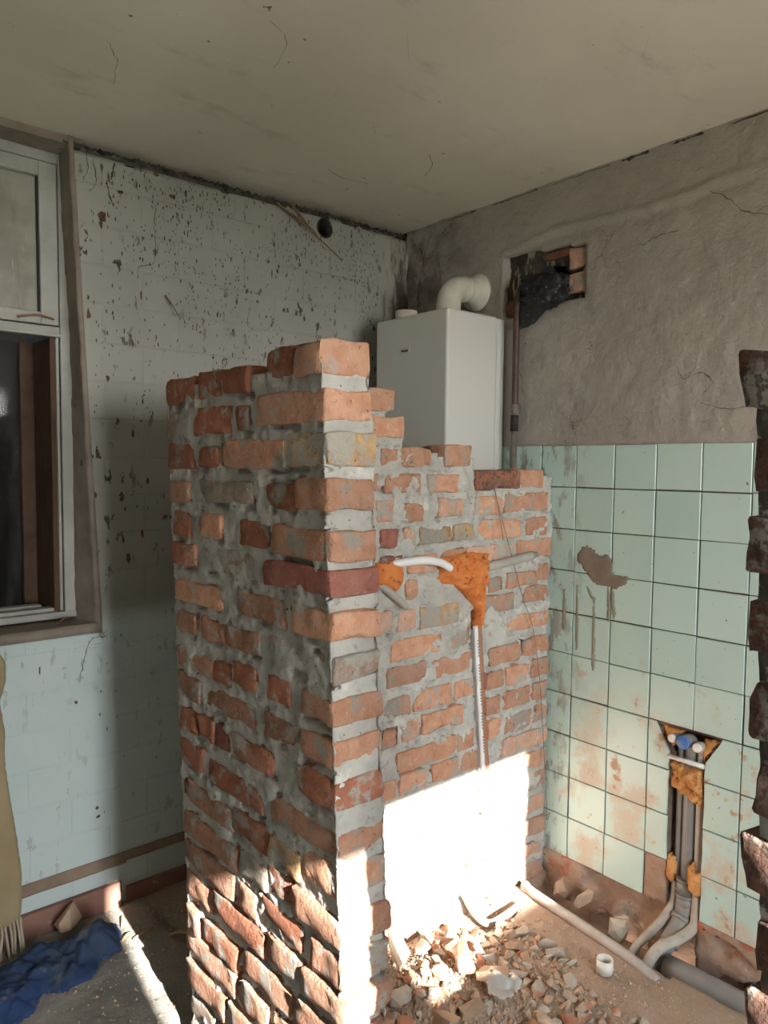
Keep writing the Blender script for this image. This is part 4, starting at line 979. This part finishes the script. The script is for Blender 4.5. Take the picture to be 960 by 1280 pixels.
tube('riser', [(-0.035, 1.316, 0.16), (-0.035, 1.316, 0.60), (-0.032, 1.314, 0.640), (-0.012, 1.312, 0.655), (0.018, 1.310, 0.656)], 0.0125, PVC_GREY, hot, 14, 4)
lathe('plug', [(0.012, 0), (0.0135, 0.002), (0.0135, 0.009), (0.011, 0.011)], (0.017, 1.310, 0.656), (1, -0.05, 0.05), CAPW, hot, 18)
tube('sleeve', [(-0.032, 1.312, 0.17), (-0.028, 1.308, 0.10), (0.0, 1.295, 0.05), (0.05, 1.278, 0.012), (0.11, 1.262, -0.02), (0.14, 1.255, -0.05)], 0.0135, SLEEVE, hot, 14, 5, wob=0.12)
cold = thing('water_pipe', 'sleeved water pipe in the chase, right of the drain pipe', 'pipe', (-0.02, 1.39, 0.0))
tube('riser', [(-0.026, 1.388, 0.13), (-0.026, 1.388, 0.58), (-0.022, 1.389, 0.625), (-0.005, 1.391, 0.648), (0.020, 1.393, 0.650)], 0.0140, PVC_LIGHT, cold, 14, 4)
lathe('plug', [(0.012, 0), (0.0140, 0.002), (0.0140, 0.009), (0.011, 0.011)], (0.019, 1.393, 0.650), (1, 0.05, 0.05), CAPW, cold, 18)
tube('sleeve', [(-0.024, 1.389, 0.16), (-0.020, 1.390, 0.10), (-0.005, 1.388, 0.055), (0.045, 1.370, 0.030), (0.10, 1.350, 0.022), (0.135, 1.335, 0.005), (0.165, 1.322, -0.04)], 0.0165, SLEEVE, cold, 16, 5, wob=0.12)
clip = tube('clip_bar', [(0.003, 1.290, 0.588), (0.003, 1.407, 0.588)], 0.0075, CAPW, None, 12, 1)
tag(clip, 'short white rod wedged across the top of the pipe chase', 'rod')
f3 = blob('foam_patch', lambda u, v: Vector((-0.020, u, v)), (1, 0, 0), [(1.292, 0.57), (1.34, 0.565), (1.40, 0.575), (1.407, 0.50), (1.404, 0.43), (1.385, 0.45), (1.35, 0.46), (1.315, 0.468), (1.294, 0.50)], 0.005, 0.024, 0.024, FOAM_B, None, 0.03, 34, 0.014, 2)
tag(f3, 'amber foam block filling the top of the pipe chase', 'foam')
f4 = blob('foam_patch', lambda u, v: Vector((-0.012, u, v)), (1, 0, 0), [(1.290, 0.255), (1.312, 0.25), (1.318, 0.20), (1.305, 0.165), (1.288, 0.185)], 0.005, 0.016, 0.008, FOAM_B, None, 0.03, 26, 0.012, 5)
tag(f4, 'small amber foam dab left of the drain socket', 'foam')
f5 = blob('foam_patch', lambda u, v: Vector((-0.006, u, v)), (1, 0, 0), [(1.362, 0.24), (1.378, 0.265), (1.385, 0.235), (1.409, 0.24), (1.409, 0.17), (1.393, 0.155), (1.368, 0.175)], 0.005, 0.020, 0.008, FOAM_B, None, 0.03, 26, 0.012, 7)
tag(f5, 'small amber foam dab right of the drain socket', 'foam')
f6 = blob('foam_patch', lambda u, v: Vector((-0.016, u, v)), (1, 0, 0), [(1.250, 0.682), (1.30, 0.678), (1.325, 0.675), (1.312, 0.655), (1.296, 0.618), (1.270, 0.648)], 0.005, 0.010, 0.006, FOAM_B, None, 0.03, 26, 0.012, 8)
tag(f6, 'rusty foam wedge at the upper left tip of the chase', 'foam')
f7 = blob('foam_patch', lambda u, v: Vector((-0.016, u, v)), (1, 0, 0), [(1.40, 0.672), (1.45, 0.676), (1.432, 0.645), (1.408, 0.618), (1.400, 0.600), (1.392, 0.63)], 0.005, 0.010, 0.006, FOAM_B, None, 0.03, 26, 0.012, 9)
tag(f7, 'rusty foam wedge at the upper right tip of the chase', 'foam')
cr = tube('trench_conduit', [(0.16, 0.845, 0.012), (0.185, 0.90, 0.016), (0.205, 1.10, 0.014), (0.225, 1.32, 0.006), (0.235, 1.40, -0.012)], 0.0165, PVC_LIGHT, None, 16, 4)
tag(cr, 'light grey conduit lying on the floor from the brick wall to the pipes', 'pipe')
pc = tube('bent_conduit', [(0.47, 0.832, 0.09), (0.44, 0.86, 0.02), (0.40, 0.885, -0.015), (0.34, 0.90, -0.006), (0.26, 0.905, 0.006)], 0.013, PVC_LIGHT, None, 14, 5)
tag(pc, 'short bent conduit half buried at the foot of the brick wall', 'pipe')
ring = thing('plastic_ring', 'white plastic cap lying on the dusty floor', 'cap', (0.335, 1.285, 0.0))
hollow('rim', [(0.335, 1.285, 0.006), (0.335, 1.285, 0.046)], 0.0245, 0.0215, CAPW, ring, 24)
tube('base', [(0.335, 1.285, 0.005), (0.335, 1.285, 0.009)], 0.0235, CAPW, ring, 24, 1)

# ================================================================ LOOSE THINGS
STONE = {'brick': M('rubble_brick', (0.44, 0.22, 0.13), (0.36, 0.16, 0.10), 16, 0.95, 0.6, 70, layers=(((0.45, 0.38, 0.30), 11, 0.50, 0.1),), rand=0.15),
         'mortar': M('rubble_mortar', (0.42, 0.38, 0.32), (0.34, 0.30, 0.25), 14, 0.95, 0.7, 70, layers=(((0.44, 0.30, 0.20), 11, 0.55, 0.1),), rand=0.15),
         'tan': M('rubble_tan', (0.45, 0.33, 0.23), (0.37, 0.26, 0.18), 14, 0.95, 0.7, 70, rand=0.15)}
def chunk_mesh(sx, sy, sz, rr, n=13):
    bm = bmesh.new()
    for _ in range(n):
        d = Vector((rr.gauss(0, 1), rr.gauss(0, 1), rr.gauss(0, 1))).normalized()
        mx = max(abs(d.x), abs(d.y), abs(d.z)); d = d.lerp(d / mx, 0.55) * rr.uniform(0.8, 1.0)
        bm.verts.new((d.x * sx, d.y * sy, d.z * sz))
    r = bmesh.ops.convex_hull(bm, input=bm.verts[:])
    bmesh.ops.delete(bm, geom=[v for v in bm.verts if not v.link_faces], context='VERTS')
    me = bpy.data.meshes.new('rubble_chunk'); bm.to_mesh(me); bm.free(); return me
rr = random.Random(31)
protos = [chunk_mesh(1, rr.uniform(0.55, 0.9), rr.uniform(0.35, 0.6), rr) for _ in range(24)]
LBL = {'brick': 'broken orange brick fragment in the rubble heap by the partition', 'mortar': 'broken grey mortar fragment in the rubble heap by the partition', 'tan': 'dusty tan plaster fragment in the rubble heap by the partition'}
SEED = [(0.735, 1.085, 0.075), (0.70, 1.165, 0.075), (0.95, 0.93, 0.10), (0.87, 0.95, 0.09), (1.02, 1.0, 0.07), (0.715, 1.21, 0.06)]
placed = list(SEED)
def rest(x, y, s): return floor_h(x, y) + s * 0.26
tries = 0
while len(placed) < 304 and tries < 14000:
    tries += 1
    x = rr.gauss(0.74, 0.25); y = rr.gauss(1.13, 0.16)
    if x < 0.34 or x > 1.24 or y < YA + 0.03 or y > 1.50: continue
    if x < 0.42 and y > 1.20: continue
    s = rr.choice((0.012, 0.016, 0.020, 0.025, 0.030, 0.036, 0.044)) * (0.8 if x < 0.55 else 1.15)
    if y < YA + 0.012 + s * 1.1 or x > 1.27 - s * 1.1: continue
    near = [q for q in placed if math.hypot(q[0] - x, q[1] - y) < (0.8 if q in SEED else 0.54) * (q[2] + s)]
    if near: continue
    placed.append((x, y, s))
    kind = rr.choice(('brick', 'mortar', 'mortar', 'tan', 'tan', 'brick'))
    o = link('rubble_chunk', rr.choice(protos).copy(), STONE[kind], None, (x, y, rest(x, y, s)))
    o.scale = (s, s, s); o.rotation_euler = (rr.gauss(0, 0.3), rr.gauss(0, 0.3), rr.uniform(0, 6.28))
    size = 'tiny' if s < 0.017 else ('small' if s < 0.027 else 'larger')
    place = 'at the foot of the sunlit brick wall' if y < 0.98 else ('on the side nearest the white cap' if x < 0.62 else ('close to the brick corner' if x > 0.95 else 'in the middle of the heap'))
    lb = '%s %s rubble fragment %s' % (size, {'brick': 'orange brick', 'mortar': 'grey mortar', 'tan': 'tan plaster'}[kind], place)
    tag(o, lb, 'rubble', lb.replace('fragment', 'fragments'))
# big pieces
def big(x, y, z, s, rot, kind, label, shape=None, dims=None):
    me = chunk_mesh(dims[0], dims[1], dims[2], rr, 18)
    o = link('rubble_block', me, STONE[kind], None, (x, y, z)); o.rotation_euler = rot
    return tag(o, label, 'rubble')
big(0.735, 1.085, 0.125, 1, (0.5, 0.3, 0.9), 'brick', 'broken half brick standing up in the middle of the rubble', None, (0.055, 0.035, 0.045))
big(0.70, 1.165, 0.10, 1, (0.2, -0.3, 0.3), 'tan', 'flat tan slab fragment leaning in the rubble beside the half brick', None, (0.06, 0.045, 0.018))
big(0.95, 0.93, 0.15, 1, (0.9, 0.2, 0.5), 'mortar', 'sunlit long mortar slab propped against the rubble heap', None, (0.085, 0.03, 0.022))
big(0.87, 0.95, 0.145, 1, (0.7, 0.5, 1.0), 'tan', 'sunlit upright plaster slab in the heap near the brick corner', None, (0.075, 0.028, 0.03))
big(1.02, 1.0, 0.15, 1, (0.4, 0.9, 0.2), 'mortar', 'sunlit blocky mortar lump against the partition end', None, (0.05, 0.04, 0.035))
big(1.505, 0.070, 0.055, 1, (0.2, 0.3, 0.4), 'tan', 'pale tan plaster lump lying against the red skirting board', None, (0.050, 0.032, 0.042))
# fine grit: stuff
V = []; Fc = []
rg = random.Random(77)
def grit(x, y, s):
    n = len(V); z = floor_h(x, y) + s * 0.3; a = rg.random() * 6.28
    pts = [(math.cos(a) * s, math.sin(a) * s, -s * 0.5), (math.cos(a + 2.1) * s, math.sin(a + 2.1) * s, -s * 0.4), (math.cos(a + 4.2) * s, math.sin(a + 4.2) * s, -s * 0.5), (rg.uniform(-.3, .3) * s, rg.uniform(-.3, .3) * s, s * rg.uniform(0.4, 0.9))]
    for p in pts: V.append((x + p[0], y + p[1], z + p[2]))
    Fc.extend(((n, n + 1, n + 3), (n + 1, n + 2, n + 3), (n + 2, n, n + 3), (n, n + 2, n + 1)))
for _ in range(5500):
    x = rg.gauss(0.72, 0.26); y = rg.gauss(1.12, 0.17)
    if 0.22 < x < 1.27 and YA + 0.015 < y < 1.7: grit(x, y, rg.choice((0.003, 0.004, 0.006, 0.008)))
for _ in range(900):
    x = rg.uniform(0.95, 1.75); y = rg.uniform(0.03, 0.66)
    if x < 1.27 and y > 0.6: continue
    grit(x, y, rg.choice((0.002, 0.003, 0.004, 0.006)))
for _ in range(700):
    grit(rg.uniform(0.22, 0.6), rg.uniform(1.1, 1.8), rg.choice((0.002, 0.003, 0.004)))
gt = finish('grit', V, Fc, STONE['tan'], fl, None, False); stuff(gt)
gt['label'] = 'fine grit and crumbs scattered over the floor'
# trench side lumps
for i, (x, y, z, d, kind, lb) in enumerate(((0.055, 0.93, 0.02, (0.035, 0.03, 0.045), 'tan', 'plaster lump in the corner of the trench beside the brick wall'), (0.05, 1.02, 0.03, (0.02, 0.045, 0.028), 'tan', 'loose plaster flake under the first bottom tiles'), (0.07, 1.17, 0.0, (0.035, 0.035, 0.05), 'mortar', 'pale stone lump in the trench left of the pipes'))):
    big(x, y, z - 0.03, 1, (0.2, 0.2, i * 1.3), kind, lb, None, d)
# plastic scrap
sc_ = blob('plastic_scrap', lambda u, v: Vector((u, v, 0.105)), (0, 0, 1), [(0.66, 1.20), (0.70, 1.165), (0.74, 1.17), (0.775, 1.205), (0.76, 1.245), (0.71, 1.255), (0.67, 1.24)], 0.005, 0.005, 0.032, M('film_plastic', (0.46, 0.45, 0.42), None, bump=0, rough=0.35), None, 0.003, 16, 0.03, 12)
tag(sc_, 'crumpled whitish plastic scrap on the rubble', 'plastic scrap')
# blue cloth
CL = [(1.375, 0.13), (1.42, 0.075), (1.50, 0.125), (1.56, 0.105), (1.63, 0.09), (1.69, 0.13), (1.80, 0.12), (1.95, 0.20), (1.95, 0.42), (1.78, 0.385), (1.70, 0.37), (1.655, 0.31), (1.60, 0.345), (1.53, 0.335), (1.475, 0.275), (1.42, 0.265), (1.385, 0.205)]
def cloth_h(u, v):
    d = dpoly((u, v), CL) if inpoly((u, v), CL) else 0
    wv = abs(noise.noise(Vector((u * 9 + v * 6, v * 4 - u * 3, 2)))) + 0.5 * abs(noise.noise(Vector((u * 20 - v * 9, v * 18, 6)))) + 0.22 * abs(noise.noise(Vector((u * 45 + v * 30, v * 40, 3))))
    return floor_h(u, v) + 0.010 + (0.055 * wv + 0.012) * min(1, d / 0.05)
bc = grid_slab('blue_cloth', lambda u, v: Vector((u, v, 0)), (0, 0, 1), rng(1.36, 1.97, 0.006), rng(0.06, 0.44, 0.006),
    lambda u, v: inpoly((u + 0.01 * noise.noise(Vector((u * 30, v * 30, 1))), v + 0.01 * noise.noise(Vector((u * 30, v * 30, 7)))), CL), cloth_h, -0.004, BLUE)
tag(bc, 'crumpled dusty blue cloth lying on the floor under the window', 'cloth')
# tan hanging sheet with frayed foot
hs = thing('hanging_sheet', 'tan ragged-edged sheet hanging down the wall at the left picture edge', 'sheet', (1.85, 0.06, 0.0))
def edge_x(z):
    k = ((1.0, 1.715), (0.92, 1.672), (0.86, 1.672), (0.80, 1.690), (0.70, 1.678), (0.62, 1.680), (0.5, 1.668), (0.38, 1.652), (0.25, 1.638), (0.15, 1.640), (0.08, 1.648), (0.0, 1.66))
    for (za, xa), (zb, xb) in zip(k, k[1:]):
        if zb <= z <= za: return xb + (xa - xb) * (z - zb) / (za - zb) + 0.003 * noise.noise(Vector((z * 60, 1, 1)))
    return 1.715
grid_slab('sheet', lambda u, v: Vector((edge_x(v) + u, 0.055, v)), (0, 1, 0), [0, 0.006, 0.015, 0.03, 0.05, 0.08, 0.12, 0.17, 0.25, 0.35, 0.5], rng(0.10, 0.965, 0.012),
    lambda u, v: True, lambda u, v: 0.014 * math.sin(u * 22 + v * 2) + 0.008 * fb(u, v, 2, 6, 3) - (0.012 if u < 0.004 else 0), 0.004, TAN, hs)
for i in range(26):
    x = 1.648 + i * 0.011; l = 0.09 + 0.03 * random.random()
    tube('fringe', [(x, 0.06, 0.115), (x - 0.005 * random.random(), 0.07, 0.08), (x + 0.012 * random.uniform(-1, 1), 0.085, 0.115 - l)], 0.004, FRINGE, hs, 5, 3)
# reed slivers and sticks
for i, (pts, r, lb) in enumerate((
    ([(0.69, 0.012, 2.515), (0.58, 0.016, 2.46), (0.47, 0.02, 2.405), (0.37, 0.012, 2.355)], 0.0035, 'long reed sliver slanting across the wall past the round vent hole'),
    ([(0.62, 0.012, 2.525), (0.55, 0.014, 2.465), (0.50, 0.016, 2.43)], 0.0045, 'short thick reed sliver left of the round vent hole'),
    ([(0.66, 0.01, 2.50), (0.60, 0.02, 2.475), (0.54, 0.012, 2.455)], 0.003, 'thin reed sliver just under the ceiling by the vent hole'),
    ([(1.130, 0.004, 2.100), (1.108, 0.022, 2.06), (1.086, 0.030, 2.018)], 0.0028, 'small stick poking out of the middle of the painted wall'))):
    o = tube('reed_sliver', pts, lambda t, r=r: r * (1 - 0.5 * t), STRAW, None, 6, 4, wob=0.3); tag(o, lb, 'stick')
for i, (pts, r, lb) in enumerate((
    ([(1.44, -0.07, 1.003), (1.47, -0.04, 1.008), (1.50, -0.02, 1.0)], 0.003, 'straw bit lying on the window sill corner'),
    ([(1.46, -0.02, 0.997), (1.44, -0.05, 1.006), (1.47, -0.075, 1.002)], 0.0025, 'second straw bit crossing on the window sill corner'),
    ([(1.47, YW + 0.012, 1.985), (1.52, YW + 0.02, 1.992), (1.58, YW + 0.014, 1.98)], 0.004, 'dry twig lying on the window transom'))):
    o = tube('straw_bit', pts, r, STRAW, None, 5, 4, wob=0.4); tag(o, lb, 'twig')
for i, (x, y, a, L, lb) in enumerate(((1.36, 0.21, 0.6, 0.05, 'wood splinter at the corner of the blue cloth'), (1.345, 0.10, 1.2, 0.06, 'pale splinter standing at the end of the skirting board'), (1.30, 0.24, 0.2, 0.07, 'splinter lying in the shade beside the blue cloth'), (1.27, 0.30, 2.6, 0.06, 'splinter lying in the shade nearer the partition'))):
    o = tube('splinter', [(x, y, floor_h(x, y) + 0.006), (x + L * 0.5 * math.cos(a), y + L * 0.5 * math.sin(a), floor_h(x, y) + 0.012), (x + L * math.cos(a), y + L * math.sin(a), floor_h(x, y) + 0.006)], 0.004, M('splinter_wood', (0.50, 0.33, 0.18), None, bump=0), None, 5, 3, wob=0.4)
    tag(o, lb, 'splinter')
